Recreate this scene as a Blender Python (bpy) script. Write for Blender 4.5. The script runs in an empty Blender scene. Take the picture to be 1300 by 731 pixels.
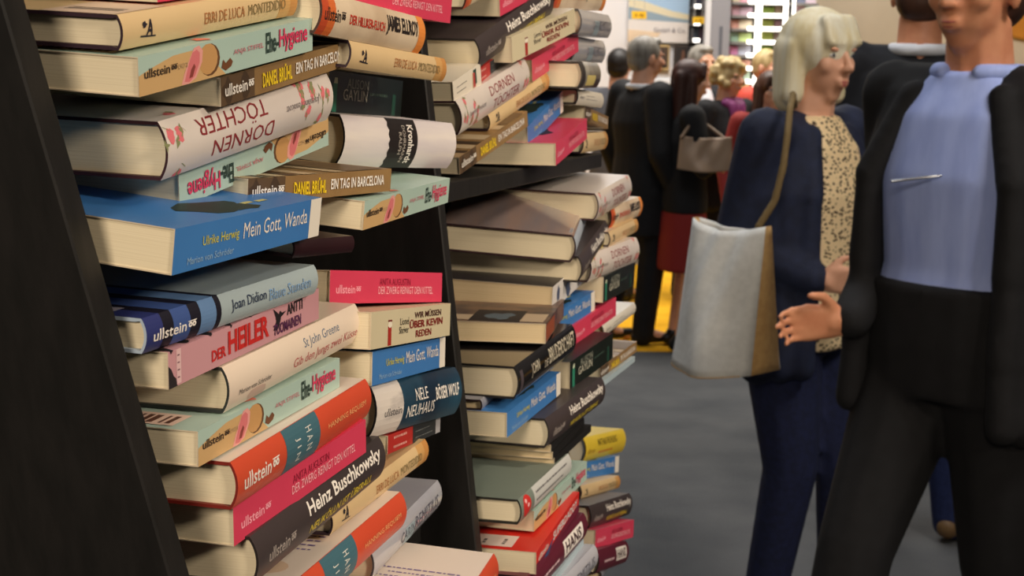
import bpy, bmesh, math, random
from mathutils import Matrix, Vector
random.seed(7)
SC = bpy.context.scene
COL = SC.collection
PI = math.pi

# ------------------------------------------------------------------ camera
FPX, PITCH, ROLL, CAMH = 2014.96, math.radians(9.1542), math.radians(-1.0642), 1.68
cam_data = bpy.data.cameras.new('camera')
cam = bpy.data.objects.new('camera', cam_data)
COL.objects.link(cam)
cam_data.sensor_fit = 'HORIZONTAL'
cam_data.sensor_width = 36.0
cam_data.lens = 36.0 * FPX / 1300.0
cam_data.clip_start = 0.02
cam_data.clip_end = 100
vF = Vector((0, math.cos(PITCH), -math.sin(PITCH)))
vr = Vector((1, 0, 0))
vu = Vector((0, math.sin(PITCH), math.cos(PITCH)))
vU = vu * math.cos(ROLL) + vr * math.sin(ROLL)
vR = vr * math.cos(ROLL) - vu * math.sin(ROLL)
cam.matrix_world = Matrix(((vR.x, vU.x, -vF.x, 0), (vR.y, vU.y, -vF.y, 0), (vR.z, vU.z, -vF.z, CAMH), (0, 0, 0, 1)))
cam_data.dof.use_dof = True
cam_data.dof.focus_distance = 1.02
cam_data.dof.aperture_fstop = 24.0
SC.camera = cam

# ------------------------------------------------------------------ world, lamps, exposure
world = bpy.data.worlds.new('hall_air')
SC.world = world
world.use_nodes = True
world.node_tree.nodes['Background'].inputs[0].default_value = (1.0, 0.86, 0.72, 1)
world.node_tree.nodes['Background'].inputs[1].default_value = 0.07

def lamp(name, loc, target, power, size, col, size_y=None, spread=None):
    d = bpy.data.lights.new(name, 'AREA')
    d.energy = power
    d.color = col
    d.shape = 'RECTANGLE'
    d.size = size
    d.size_y = size_y or size
    if spread:
        d.spread = math.radians(spread)
    o = bpy.data.objects.new(name, d)
    COL.objects.link(o)
    o.location = loc
    o.rotation_euler = (Vector(target) - Vector(loc)).to_track_quat('-Z', 'Y').to_euler()
    return o
WARM = (1.0, 0.84, 0.66)
lamp('ceiling_spot_lamp', (-0.7, -2.6, 3.0), (-0.1, 1.1, 1.45), 14.5, 0.9, WARM, spread=70)
lamp('ceiling_spot_lamp', (2.6, -1.0, 3.0), (-0.05, 1.3, 1.4), 13.5, 0.5, WARM, spread=70)
lamp('ceiling_spot_lamp', (1.9, 0.9, 3.3), (0.05, 1.9, 1.4), 5, 0.35, WARM, spread=70)
lamp('unseen_overhead_lamp', (0.8, 9.6, 4.2), (0.8, 10.4, 0.8), 230, 2.4, (1.0, 0.95, 0.88))
lamp('unseen_overhead_lamp', (3.4, 9.6, 4.4), (3.2, 12.0, 1.0), 110, 2.0, (1.0, 0.90, 0.76))
lamp('unseen_overhead_lamp', (0.0, 4.9, 4.4), (0.4, 4.6, 0.0), 50, 1.6, (0.95, 0.97, 1.0))  # added lamp, brightens the carpet, the tote bag and the walking woman
lamp('unseen_overhead_lamp', (2.4, 1.8, 4.2), (0.95, 3.8, 1.45), 9, 0.9, (1.0, 0.92, 0.84), spread=60)  # added lamp from the right, lifts the two walking figures
SC.view_settings.view_transform = 'Standard'
SC.view_settings.look = 'None'
SC.view_settings.gamma = 1.0
SC.view_settings.use_curve_mapping = False
SC.view_settings.exposure = 0.0
try:
    SC.cycles.use_denoising = True
    SC.cycles.max_bounces = 6
except Exception:
    pass

# ------------------------------------------------------------------ materials
def lin(c):
    r = []
    for v in c[:3]:
        v = v / 255.0
        r.append(v / 12.92 if v <= 0.04045 else ((v + 0.055) / 1.055) ** 2.4)
    return (r[0], r[1], r[2], 1.0)
MATS = {}
def mat(key, rgb, rough=0.55, rgb2=None, scale=30, stretch=(1, 1, 1), bump=0.0, emit=0.0, kind='noise', lo=0.35, hi=0.65, spec=0.4, coat=0.0, metal=0.0):
    if key in MATS:
        return MATS[key]
    m = bpy.data.materials.new(key)
    m.use_nodes = True
    nt = m.node_tree
    b = nt.nodes['Principled BSDF']
    b.inputs['Base Color'].default_value = lin(rgb)
    b.inputs['Roughness'].default_value = rough
    b.inputs['Specular IOR Level'].default_value = spec
    b.inputs['Metallic'].default_value = metal
    if coat:
        b.inputs['Coat Weight'].default_value = coat
        b.inputs['Coat Roughness'].default_value = 0.12
    if emit:
        b.inputs['Emission Color'].default_value = lin(rgb)
        b.inputs['Emission Strength'].default_value = emit
    if rgb2 or bump:
        tc = nt.nodes.new('ShaderNodeTexCoord')
        mp = nt.nodes.new('ShaderNodeMapping')
        mp.inputs['Scale'].default_value = stretch
        nt.links.new(tc.outputs['Object'], mp.inputs['Vector'])
        if kind == 'voronoi':
            tx = nt.nodes.new('ShaderNodeTexVoronoi')
            out = tx.outputs['Distance']
        else:
            tx = nt.nodes.new('ShaderNodeTexNoise')
            tx.inputs['Detail'].default_value = 5
            out = tx.outputs['Fac']
        tx.inputs['Scale'].default_value = scale
        nt.links.new(mp.outputs['Vector'], tx.inputs['Vector'])
        if rgb2:
            cr = nt.nodes.new('ShaderNodeValToRGB')
            cr.color_ramp.elements[0].position = lo
            cr.color_ramp.elements[1].position = hi
            cr.color_ramp.elements[0].color = lin(rgb)
            cr.color_ramp.elements[1].color = lin(rgb2)
            nt.links.new(out, cr.inputs['Fac'])
            nt.links.new(cr.outputs['Color'], b.inputs['Base Color'])
        if bump:
            bp = nt.nodes.new('ShaderNodeBump')
            bp.inputs['Strength'].default_value = bump
            bp.inputs['Distance'].default_value = 0.004
            nt.links.new(out, bp.inputs['Height'])
            nt.links.new(bp.outputs['Normal'], b.inputs['Normal'])
    MATS[key] = m
    return m
def flat(rgb, rough=0.5):
    return mat('print_%d_%d_%d' % tuple(rgb), rgb, rough)

# ------------------------------------------------------------------ object helpers
def obj(name, me, m=None, parent=None, smooth=False, angle=None):
    if isinstance(me, bmesh.types.BMesh):
        bm = me
        me = bpy.data.meshes.new(name)
        bm.to_mesh(me)
        bm.free()
    o = bpy.data.objects.new(name, me)
    COL.objects.link(o)
    if m is not None:
        if not isinstance(m, (list, tuple)):
            m = [m]
        for q in m:
            me.materials.append(q)
    if parent is not None:
        o.parent = parent
    if smooth:
        me.polygons.foreach_set('use_smooth', [True] * len(me.polygons))
    if angle is not None:
        me.set_sharp_from_angle(angle=math.radians(angle))
    return o
def empty(name, loc=(0, 0, 0), rz=0.0):
    o = bpy.data.objects.new(name, None)
    o.empty_display_size = 0.05
    COL.objects.link(o)
    o.location = loc
    o.rotation_euler = (0, 0, rz)
    return o
def tag(o, label=None, cat=None, group=None, kind=None):
    if label: o['label'] = label
    if cat: o['category'] = cat
    if group: o['group'] = group
    if kind: o['kind'] = kind
    return o
def prism(bm, pts, h0, h1, axis='x'):
    """closed polygon pts (2D) extruded along axis from h0 to h1"""
    def P(a, h):
        return {'x': (h, a[0], a[1]), 'y': (a[0], h, a[1]), 'z': (a[0], a[1], h)}[axis]
    v0 = [bm.verts.new(P(a, h0)) for a in pts]
    v1 = [bm.verts.new(P(a, h1)) for a in pts]
    n = len(pts)
    for i in range(n):
        j = (i + 1) % n
        bm.faces.new((v0[i], v0[j], v1[j], v1[i]))
    bm.faces.new(v0[::-1])
    bm.faces.new(v1)
    bmesh.ops.recalc_face_normals(bm, faces=bm.faces[:])
def box8(bm, c):
    """hexahedron from 8 corners: bottom 4 ccw, top 4 ccw"""
    v = [bm.verts.new(p) for p in c]
    for f in ((3, 2, 1, 0), (4, 5, 6, 7), (0, 1, 5, 4), (1, 2, 6, 5), (2, 3, 7, 6), (3, 0, 4, 7)):
        bm.faces.new([v[i] for i in f])
    bmesh.ops.recalc_face_normals(bm, faces=bm.faces[:])
def bx(bm, x0, x1, y0, y1, z0, z1):
    box8(bm, [(x0, y0, z0), (x1, y0, z0), (x1, y1, z0), (x0, y1, z0), (x0, y0, z1), (x1, y0, z1), (x1, y1, z1), (x0, y1, z1)])
def box_obj(name, x0, x1, y0, y1, z0, z1, m, parent=None, bevel=0):
    bm = bmesh.new()
    bx(bm, x0, x1, y0, y1, z0, z1)
    if bevel:
        bmesh.ops.bevel(bm, geom=bm.edges[:], offset=bevel, segments=2, affect='EDGES')
    return obj(name, bm, m, parent)

# ------------------------------------------------------------------ the hall: floor, walls
def carpet_mat():
    m = mat('grey_carpet', (88, 90, 93), 0.95, (108, 109, 110), 3.0, lo=0.3, hi=0.75, spec=0.1)
    nt = m.node_tree
    b = nt.nodes['Principled BSDF']
    tc = nt.nodes.new('ShaderNodeTexCoord')
    n2 = nt.nodes.new('ShaderNodeTexNoise')
    n2.inputs['Scale'].default_value = 160
    n2.inputs['Detail'].default_value = 3
    nt.links.new(tc.outputs['Object'], n2.inputs['Vector'])
    bp = nt.nodes.new('ShaderNodeBump')
    bp.inputs['Strength'].default_value = 0.7
    bp.inputs['Distance'].default_value = 0.01
    nt.links.new(n2.outputs['Fac'], bp.inputs['Height'])
    nt.links.new(bp.outputs['Normal'], b.inputs['Normal'])
    return m
CARPET = carpet_mat()
YELLOW = mat('yellow_carpet', (240, 182, 44), 0.9, (224, 164, 34), 9, bump=0.2, spec=0.1)
tag(box_obj('floor', -6, 8, -3, 8.36, -0.05, 0.0, CARPET), kind='structure')
tag(box_obj('floor', -6, 8, 8.36, 16, -0.05, 0.003, YELLOW), kind='structure')
WHITE = mat('white_wall_paint', (236, 234, 236), 0.7)
BEIGE = mat('beige_wall_paint', (206, 196, 178), 0.8, (196, 186, 168), 2)
tag(box_obj('wall_back', -5, 1.66, 13.0, 13.2, 0, 4.4, WHITE), kind='structure')
tag(box_obj('wall_right', 2.3, 7.5, 14.2, 14.4, 0, 4.4, BEIGE), kind='structure')

# ------------------------------------------------------------------ the leaning black book stand
AZ = math.radians(14.5)
sS = Vector((math.sin(AZ), math.cos(AZ), 0))      # along the stand
sN = Vector((math.cos(AZ), -math.sin(AZ), 0))     # out of its front
def SNZ(s, n, z):
    return sS * s + sN * n + Vector((0, 0, z))
BLACKW = mat('black_stained_wood', (30, 28, 27), 0.55, (22, 21, 20), 14, (6, 6, 1), bump=0.08, spec=0.3)
stand = empty('book_stand', SNZ(1.4, -0.5, 0))
tag(stand, 'tall black leaning display stand holding all the stacked books', 'display stand')
def stand_part(name, corners):
    bm = bmesh.new()
    base = Vector(stand.location)
    box8(bm, [Vector(c) - base for c in corners])
    bmesh.ops.bevel(bm, geom=bm.edges[:], offset=0.0012, segments=1, affect='EDGES')
    return obj(name, bm, BLACKW, stand)
def upright(name, top, bot, th, depth, z1, z0, nb=-0.80):
    # top/bot: (s,n,z) on the front edge of the far face; th = thickness towards the viewer
    def at(z):
        k = (z - bot[2]) / (top[2] - bot[2])
        return bot[0] + k * (top[0] - bot[0]), bot[1] + k * (top[1] - bot[1])
    c = []
    for z in (z0, z1):
        s_, n_ = at(z)
        c += [SNZ(s_ - th, n_, z), SNZ(s_, n_, z), SNZ(s_, n_ - depth, z), SNZ(s_ - th, n_ - depth, z)]
    stand_part(name, c)
upright('side_panel', (0.7100, -0.4348, 1.6912), (0.7800, -0.3845, 1.3761), 0.021, 0.36, 2.15, 0.0)
upright('divider', (1.3950, -0.4377, 1.6152), (1.3950, -0.3854, 1.1970), 0.018, 0.36, 2.15, 0.0)
upright('side_panel', (2.14, -0.52, 1.614), (2.14, -0.475, 1.188), 0.020, 0.26, 2.15, 0.0)
def shelf(s0, s1, nf, z0, z1, th=0.019, depth=0.30):
    stand_part('shelf', [SNZ(s0, nf, z0 - th), SNZ(s1, nf, z1 - th), SNZ(s1, nf - depth, z1 - th), SNZ(s0, nf - depth, z0 - th),
                         SNZ(s0, nf, z0), SNZ(s1, nf, z1), SNZ(s1, nf - depth, z1), SNZ(s0, nf - depth, z0)])
shelf(1.397, 2.118, -0.425, 1.542, 1.520)
shelf(0.88, 1.376, -0.44, 1.222, 1.222)
shelf(1.397, 1.80, -0.385, 1.088, 1.088)
shelf(0.62, 1.376, -0.50, 1.96, 1.96)
shelf(1.397, 2.12, -0.50, 1.96, 1.96)
shelf(1.08, 1.376, -0.27, 0.30, 0.30)
shelf(1.397, 2.12, -0.29, 0.30, 0.30)
shelf(1.86, 2.118, -0.475, 1.2490, 1.2535, depth=0.25)
_m = Matrix.Translation((0.1192, 1.9397, 0.9919)) @ Matrix.Rotation(-0.2646, 4, 'X') @ Matrix.Rotation(0.0417, 4, 'Y') @ Matrix(((math.sin(.1031), -math.cos(.1031), 0, 0), (math.cos(.1031), math.sin(.1031), 0, 0), (0, 0, 1, 0), (0, 0, 0, 1)))
stand_part('shelf', [_m @ Vector(c) for c in ((-.12, .02, -.021), (.20, .02, -.021), (.20, .34, -.021), (-.12, .34, -.021), (-.12, .02, -.001), (.20, .02, -.001), (.20, .34, -.001), (-.12, .34, -.001))])
stand_part('back_panel', [SNZ(0.9, -0.70, 0), SNZ(2.12, -0.70, 0), SNZ(2.12, -0.715, 0), SNZ(0.9, -0.715, 0),
                          SNZ(0.62, -0.80, 2.15), SNZ(2.12, -0.80, 2.15), SNZ(2.12, -0.815, 2.15), SNZ(0.62, -0.815, 2.15)])

# ------------------------------------------------------------------ books
FONT_CACHE = {}
def text_polys(body, bold=0.0, shear=0.0):
    key = (body, bold, shear)
    if key in FONT_CACHE:
        return FONT_CACHE[key]
    cu = bpy.data.curves.new('lettering', 'FONT')
    cu.body = body
    cu.resolution_u = 2
    cu.offset = bold
    cu.shear = shear
    ob = bpy.data.objects.new('lettering', cu)
    COL.objects.link(ob)
    bpy.context.view_layer.update()
    me = bpy.data.meshes.new_from_object(ob)
    vs = [(v.co.x, v.co.y) for v in me.vertices]
    fs = [list(p.vertices) for p in me.polygons]
    bpy.data.objects.remove(ob)
    bpy.data.curves.remove(cu)
    bpy.data.meshes.remove(me)
    x0 = min(v[0] for v in vs); x1 = max(v[0] for v in vs)
    y0 = min(v[1] for v in vs); y1 = max(v[1] for v in vs)
    vs = [((v[0] - x0) / (x1 - x0), (v[1] - y0) / max(1e-6, y1 - y0)) for v in vs]
    FONT_CACHE[key] = (vs, fs)
    return vs, fs
def PS(u):      # photographed fraction along a receding spine -> true fraction
    return u / (1.25 - 0.25 * u) if 0 <= u <= 1 else u

class Spine:
    """maps (s fraction along spine, q across: 0..1 spine, >1 upper cover, <0 lower cover) to the book surface"""
    def __init__(self, L, W, T, hard, flip):
        self.L, self.W, self.T, self.hard, self.flip = L, W, T, hard, flip
        self.b = 0.17 * T if hard else 0.0
        if hard:
            self.R = (self.b ** 2 + (T / 2) ** 2) / (2 * self.b)
            self.a = math.asin((T / 2) / self.R)
    def at(self, s, q, off):
        if self.flip:
            s, q = 1 - s, 1 - q
        x = s * self.L
        T = self.T
        if q > 1:
            return (x, (q - 1) * T, T + off)
        if q < 0:
            return (x, -q * T, -off)
        if not self.hard:
            return (x, -off, q * T)
        th = (q * 2 - 1) * self.a
        r = self.R + off
        cy = self.R - self.b
        return (x, cy - r * math.cos(th), T / 2 + r * math.sin(th))
    def build(self, vs, fs, off):
        bm = bmesh.new()
        bv = [bm.verts.new((a, c, 0)) for a, c in vs]
        for f in fs:
            try:
                bm.faces.new([bv[i] for i in f])
            except ValueError:
                pass
        cuts = [0.0, 1.0] + ([k / 9 for k in range(1, 9)] if self.hard else [])
        for q in cuts:
            bmesh.ops.bisect_plane(bm, geom=bm.verts[:] + bm.edges[:] + bm.faces[:], plane_co=(0, q, 0), plane_no=(0, 1, 0), dist=1e-5)
        bmesh.ops.triangulate(bm, faces=[f for f in bm.faces if len(f.verts) > 4])
        for v in bm.verts:
            v.co = self.at(v.co.x, v.co.y, off)
        bmesh.ops.recalc_face_normals(bm, faces=bm.faces[:])
        return bm

def case_section(W, T, bd, b, R, a):
    outer = [(W, 0), (0.004, 0)]
    n = 12
    cy = R - b
    for i in range(n + 1):
        th = -a + 2 * a * i / n
        outer.append((cy - R * math.cos(th), T / 2 + R * math.sin(th)))
    outer += [(0.004, T), (W, T)]
    Ri = R - 0.0016
    inner = [(W, T - bd), (0.004, T - bd)]
    for i in range(n + 1):
        th = a * 0.93 - 2 * a * 0.93 * i / n
        inner.append((cy - Ri * math.cos(th), T / 2 + Ri * math.sin(th)))
    inner += [(0.004, bd), (W, bd)]
    return outer, inner
PAGES = mat('book_paper', (233, 221, 192), 0.85, (214, 200, 168), 1.0, (3, 3, 1600), lo=0.35, hi=0.7, spec=0.15)
PAGES2 = mat('book_paper_warm', (224, 204, 166), 0.85, (203, 180, 140), 1.0, (3, 3, 1600), lo=0.35, hi=0.7, spec=0.15)

def split_ops(ops):
    out = []
    for op in ops:
        if op[0] == 'poly' and 1 < len(op[1]) <= 4:
            out += [('poly', [p], op[2], op[3]) for p in op[1]]
        else:
            out.append(op)
    return out

def build_book(spec, L, W, T, flip):
    """returns list of (name, mesh, materials, label) for one design"""
    hard = spec['kind'] == 'H'
    sp = Spine(L, W, T, hard, flip)
    parts = []
    edge = flat(spec.get('edge', (40, 34, 34)))
    cov = spec['mat']
    bm = bmesh.new()
    if hard:
        bd = 0.0021
        outer, inner = case_section(W, T, bd, sp.b, sp.R, sp.a)
        ring = outer + inner
        n = len(ring); no = len(outer)
        v0 = [bm.verts.new((0, y, z)) for y, z in ring]
        v1 = [bm.verts.new((L, y, z)) for y, z in ring]
        for i in range(n):
            j = (i + 1) % n
            f = bm.faces.new((v0[i], v0[j], v1[j], v1[i]))
            f.smooth = True
            f.material_index = 0 if i < no - 1 else 1
        m_ = len(outer)
        for v in (v0, v1):
            for i in range(m_ - 1):
                a_, b_ = v[i], v[i + 1]
                c_, d_ = v[n - 2 - i], v[n - 1 - i]
                f = bm.faces.new((a_, b_, c_, d_))
                f.material_index = 1
        bmesh.ops.recalc_face_normals(bm, faces=bm.faces[:])
        # page block, rounded at the back, hollow at the fore edge
        pb = bmesh.new()
        z0, z1 = bd, T - bd
        sec = []
        k = 8
        cy = sp.R - sp.b
        for i in range(k + 1):
            z = z0 + (z1 - z0) * i / k
            y = cy - math.sqrt(max(1e-9, (sp.R - 0.002) ** 2 - (z - T / 2) ** 2))
            sec.append((y, z))
        for i in range(k, -1, -1):
            z = z0 + (z1 - z0) * i / k
            y = cy - math.sqrt(max(1e-9, (sp.R - 0.002) ** 2 - (z - T / 2) ** 2))
            sec.append((y * 0.8 + W - 0.005, z))
        prism(pb, sec, 0.003, L - 0.003)
    else:
        c = 0.0007
        sec = [(W, 0), (0, 0), (0, T), (W, T), (W, T - c), (c, T - c), (c, c), (W, c)]
        v0 = [bm.verts.new((0, y, z)) for y, z in sec]
        v1 = [bm.verts.new((L, y, z)) for y, z in sec]
        for i in range(8):
            j = (i + 1) % 8
            f = bm.faces.new((v0[i], v0[j], v1[j], v1[i]))
            f.material_index = 0 if i < 3 else 1
        for v in (v0, v1):
            for q in ((0, 1, 6, 7), (1, 2, 5, 6), (2, 3, 4, 5)):
                f = bm.faces.new([v[i] for i in q])
                f.material_index = 1
        bmesh.ops.recalc_face_normals(bm, faces=bm.faces[:])
        pb = bmesh.new()
        prism(pb, [(c, c), (W - 0.0008, c), (W - 0.0008, T - c), (c, T - c)], 0.0008, L - 0.0008)
        edge = flat(spec.get('edge', (205, 190, 165)))
    def mesh_of(b, nm):
        me = bpy.data.meshes.new(nm)
        b.to_mesh(me)
        b.free()
        return me
    parts.append(('cover', mesh_of(bm, 'cover'), [cov, edge], None))
    if hard:
        parts[0][1].set_sharp_from_angle(angle=math.radians(40))
    parts.append(('page_block', mesh_of(pb, 'page_block'), [spec.get('pages', PAGES)], None))
    for k, op in enumerate(split_ops(spec.get('ops', []))):
        off = 0.00013 + 0.00004 * k
        nm = op[0]
        col = op[-1] if isinstance(op[-1], tuple) else op[-1]
        if nm == 'text':
            _, body, u0, u1, q0, q1, o_, col = op
            vs, fs = text_polys(body, o_.get('bold', 0.0), o_.get('shear', 0.0))
            if o_.get('rot'):
                vs = [(y, 1 - x) for x, y in vs]
            u0, u1 = PS(u0), PS(u1)
            vs = [(u0 + (u1 - u0) * x, q0 + (q1 - q0) * y) for x, y in vs]
            parts.append((o_.get('name', 'lettering'), mesh_of(sp.build(vs, fs, off), 'lettering'), [flat(col)], None))
        elif nm == 'poly':
            _, polys, col, pname = op[:4]
            vs, fs = [], []
            for p in polys:
                fs.append(list(range(len(vs), len(vs) + len(p))))
                vs += [(PS(a), c_) for a, c_ in p]
            m_ = col if not isinstance(col, tuple) else flat(col)
            parts.append((pname, mesh_of(sp.build(vs, fs, off), pname), [m_], 'stuff' if len(polys) > 1 else None))
    return parts
def rect(u0, u1, q0, q1):
    return [(u0, q0), (u1, q0), (u1, q1), (u0, q1)]
def ell(u, q, ru, rq, n=14, a0=0.0):
    return [(u + ru * math.cos(2 * PI * i / n + a0), q + rq * math.sin(2 * PI * i / n + a0)) for i in range(n)]
def blob(u, q, ru, rq, seed, n=11):
    r = random.Random(seed)
    return [(u + ru * (0.55 + 0.6 * r.random()) * math.cos(2 * PI * i / n), q + rq * (0.55 + 0.6 * r.random()) * math.sin(2 * PI * i / n)) for i in range(n)]
def band(u0, u1, up=0.0, dn=0.0):
    return rect(u0, u1, -dn, 1 + up)
def owl(u, q, w, h):    # small owl mark behind the publisher's name
    return [ell(u, q, w, h, 10), ell(u + w * 1.3, q + h * 0.2, w * 0.7, h * 0.8, 8)]
def flowers(seed, n, q0=-0.3, q1=1.0):
    r = random.Random(seed)
    pk, gr = [], []
    for i in range(n):
        u, q = r.random(), q0 + (q1 - q0) * r.random()
        u = u * .40 if u < .75 else .9 + (u - .75) * .36
        for j in range(3):
            pk.append(blob(u + 0.02 * (r.random() - .5), q + 0.14 * (r.random() - .5), 0.016, 0.10, r.random()))
        for j in range(3):
            du, dq, a = 0.06 * (r.random() - .5), 0.35 * (r.random() - .5), r.random() * PI
            gr.append([(u + du - 0.014 * math.cos(a), q + dq - 0.12 * math.sin(a)), (u + du + 0.007, q + dq - 0.04), (u + du + 0.014 * math.cos(a), q + dq + 0.12 * math.sin(a)), (u + du - 0.007, q + dq + 0.04)])
    return pk, gr
def T_(body, u0, u1, q0, q1, col, **o):
    return ('text', body, u0, u1, q0, q1, o, col)
def P_(polys, col, name='spine_print'):
    return ('poly', polys, col, name)
def ull(u0, u1, q0, q1, col):
    k = u0 + (u1 - u0) * 0.78
    qm, h = (q0 + q1) / 2, (q1 - q0) * 0.36
    return [T_('ullstein', u0, k, q0, q1, col, bold=0.012), T_('oo', k + (u1 - k) * .18, u1, qm - h * .7, qm + h * .7, col, bold=.05, name='owl_mark'), P_([[(k + (u1 - k) * .2, qm + h * .75), (u1, qm + h * .75), (u1 + .004, qm + h * 1.0), (k + (u1 - k) * .12, qm + h * .95)]], col, 'owl_mark')]
def lines(u0, u1, q0, q1, n, seed, h=0.25):
    r = random.Random(seed)
    out = []
    for i in range(n):
        q = q0 + (q1 - q0) * i / max(1, n - 1)
        u = u0
        e = u0 + (u1 - u0) * (0.7 + 0.3 * r.random())
        while u < e:
            w = 0.012 + 0.03 * r.random()
            out.append(rect(u, min(e, u + w), q, q + (q1 - q0) / max(1, n) * h))
            u += w + 0.009
    return out
def covlines(u0, u1, q0, q1, n, seed):      # printed lines running across a cover
    r = random.Random(seed)
    out = []
    for i in range(n):
        u = u0 + (u1 - u0) * i / n
        q, e = q0, q0 + (q1 - q0) * (.6 + .4 * r.random())
        while q < e:
            w = .05 + .16 * r.random()
            out.append(rect(u, u + .009, q, min(e, q + w)))
            q += w + .05
    return out
CV = lambda k, c, c2=None, sc=20, stretch=(1, 1, 1), rough=0.38, **kw: mat('cover_' + k, c, rough, c2, sc, stretch, **kw)
WHT = (238, 232, 224)
def vlines(u0, u1, q0, q1, n, seed):      # text turned across the spine
    r = random.Random(seed)
    out = []
    for i in range(n):
        u = u0 + (u1 - u0) * (i + .5) / n
        q = q1
        while q > q0:
            h = 0.025 + 0.05 * r.random()
            out.append(rect(u - 0.011, u + 0.011, max(q0, q - h), q))
            q -= h + 0.03
    return out
D = {}
D['ehe'] = dict(kind='P', mat=CV('mint', (178, 203, 192), (170, 196, 186), 12), ops=[
    P_([[(0, 0), (0, .52), (.08, .66), (.2, .84), (.31, .86), (.38, .6), (.45, .33), (.5, 0)]], (205, 168, 116)),
    P_([ell(.41, .5, .058, .44)], (104, 72, 46)), P_([ell(.40, .53, .055, .42)], (196, 150, 96)),
    P_([[(.245, .02), (.285, .0), (.33, .12), (.365, .5), (.37, .8), (.35, .95), (.32, .92), (.29, .62), (.262, .3)]], (228, 160, 152)), P_([[(.262, .08), (.29, .05), (.322, .18), (.35, .5), (.352, .76), (.335, .86), (.31, .8), (.29, .55)]], (214, 118, 122)),
    P_([[(.288, .14), (.308, .16), (.326, .42), (.318, .5), (.30, .36)]], (138, 66, 60)), P_([[(.485, .42), (.50, .30), (.525, .42), (.54, .3), (.53, .18), (.50, .1), (.475, .2)]], (112, 70, 44)), P_([blob(.42, 1.35, .035, .28, 9)], (226, 130, 110), 'cover_print'), P_([rect(.03, .17, 1.9, 4.9)], (232, 204, 188), 'barcode_label'), P_([rect(.05, .145, 2.1 + .27 * i, 2.1 + .27 * i + (.16, .09, .2)[i % 3]) for i in range(9)], (96, 60, 48), 'barcode')]
    + ull(.03, .22, .42, .66, (60, 48, 40)) + [T_('extra', .225, .28, .46, .62, (190, 160, 120)),
    T_('ANJA STIFFEL', .545, .715, .44, .62, (196, 92, 112)), T_('Ehe-', .73, .80, .28, .88, (46, 66, 60), bold=.02), T_('Hygiene', .805, .965, .2, .9, (214, 62, 100), bold=.02)])
D['tag'] = dict(kind='P', mat=CV('brown_photo', (150, 120, 78), (138, 108, 70), 25), ops=[
    P_([band(0, .27)], (92, 72, 52)), P_([blob(.06, .5, .05, .5, 3), blob(.2, .5, .05, .55, 4)], (70, 54, 40)),
    P_([rect(.0, .1, 1.02, 6.5)], (176, 150, 116), 'cover_print'), P_([rect(.1, .16, 1.02, 6.5), rect(.3, .36, 1.02, 6.5)], (70, 56, 44), 'cover_print'),
    P_([rect(.2, .28, 1.02, 6.5), rect(.4, .5, 1.02, 6.5), rect(.62, .7, 1.02, 6.5)], (190, 170, 138), 'cover_print'), P_([rect(.72, .95, 1.02, 6.5)], (112, 90, 64), 'cover_print')]
    + ull(.03, .26, .3, .72, WHT) + [T_('DANIEL BRÜHL', .33, .56, .2, .86, (236, 202, 40), bold=.03), T_('EIN TAG IN BARCELONA', .59, .95, .32, .76, WHT, bold=.02)])
pk, gr = flowers(3, 15)
D['dorn'] = dict(kind='H', edge=(58, 30, 34), mat=CV('white_floral', (226, 216, 208), (214, 204, 198), 9, rough=0.3, coat=0.25), ops=[
    P_(pk, (222, 116, 124), 'flower_print'), P_(gr, (134, 138, 96), 'leaf_print'),
    T_('DORNEN', .46, .80, .56, .84, (138, 48, 52)), T_('TÖCHTER', .50, .87, .14, .5, (138, 48, 52)), T_('Josephine Pennicott', .12, .38, .36, .54, (132, 122, 122), shear=.3)])
D['gott'] = dict(kind='P', mat=CV('blue', (66, 128, 196), (60, 120, 188), 8), ops=[
    P_([band(.93, 1)], (232, 226, 214)), P_([blob(.5, 2.0, .2, .7, 12), blob(.6, 1.6, .1, .4, 13)], (36, 50, 44), 'cover_print'), P_([rect(.66, .72, 1.7, 1.85), rect(.74, .8, 1.65, 1.8)], (196, 190, 120), 'cover_print'),
    T_('Ulrike Herwig', .2, .45, .42, .70, (214, 206, 72)), T_('Mein Gott, Wanda', .48, .91, .36, .8, WHT), T_('Marion von Schröder', .1, .42, .14, .3, (150, 188, 220))])
D['erri'] = dict(kind='H', edge=(52, 34, 44), mat=CV('cream_tan', (222, 194, 148), (214, 184, 136), 6), ops=[
    P_([band(.9, 1, .0)], (206, 158, 96)), P_([band(.96, 1, .0)], (196, 138, 74)), P_([rect(.0, .3, 1.1, 3.5)], (226, 200, 178), 'cover_print'), P_([rect(.08, .09, 1.4, 3.2), rect(.1, .115, 1.4, 3.2), rect(.13, .14, 1.4, 3.2)], (60, 50, 60), 'barcode_print'),
    T_('A', .13, .17, .28, .74, (40, 36, 48), shear=.3, bold=.02), P_([[(.10, .3), (.19, .26), (.19, .3), (.10, .35)], blob(.125, .62, .014, .1, 2)], (40, 36, 48)),
    T_('ERRI DE LUCA', .47, .70, .32, .64, (176, 118, 72)), T_('MONTEDIDIO', .72, .93, .32, .64, (138, 120, 80))])
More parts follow.
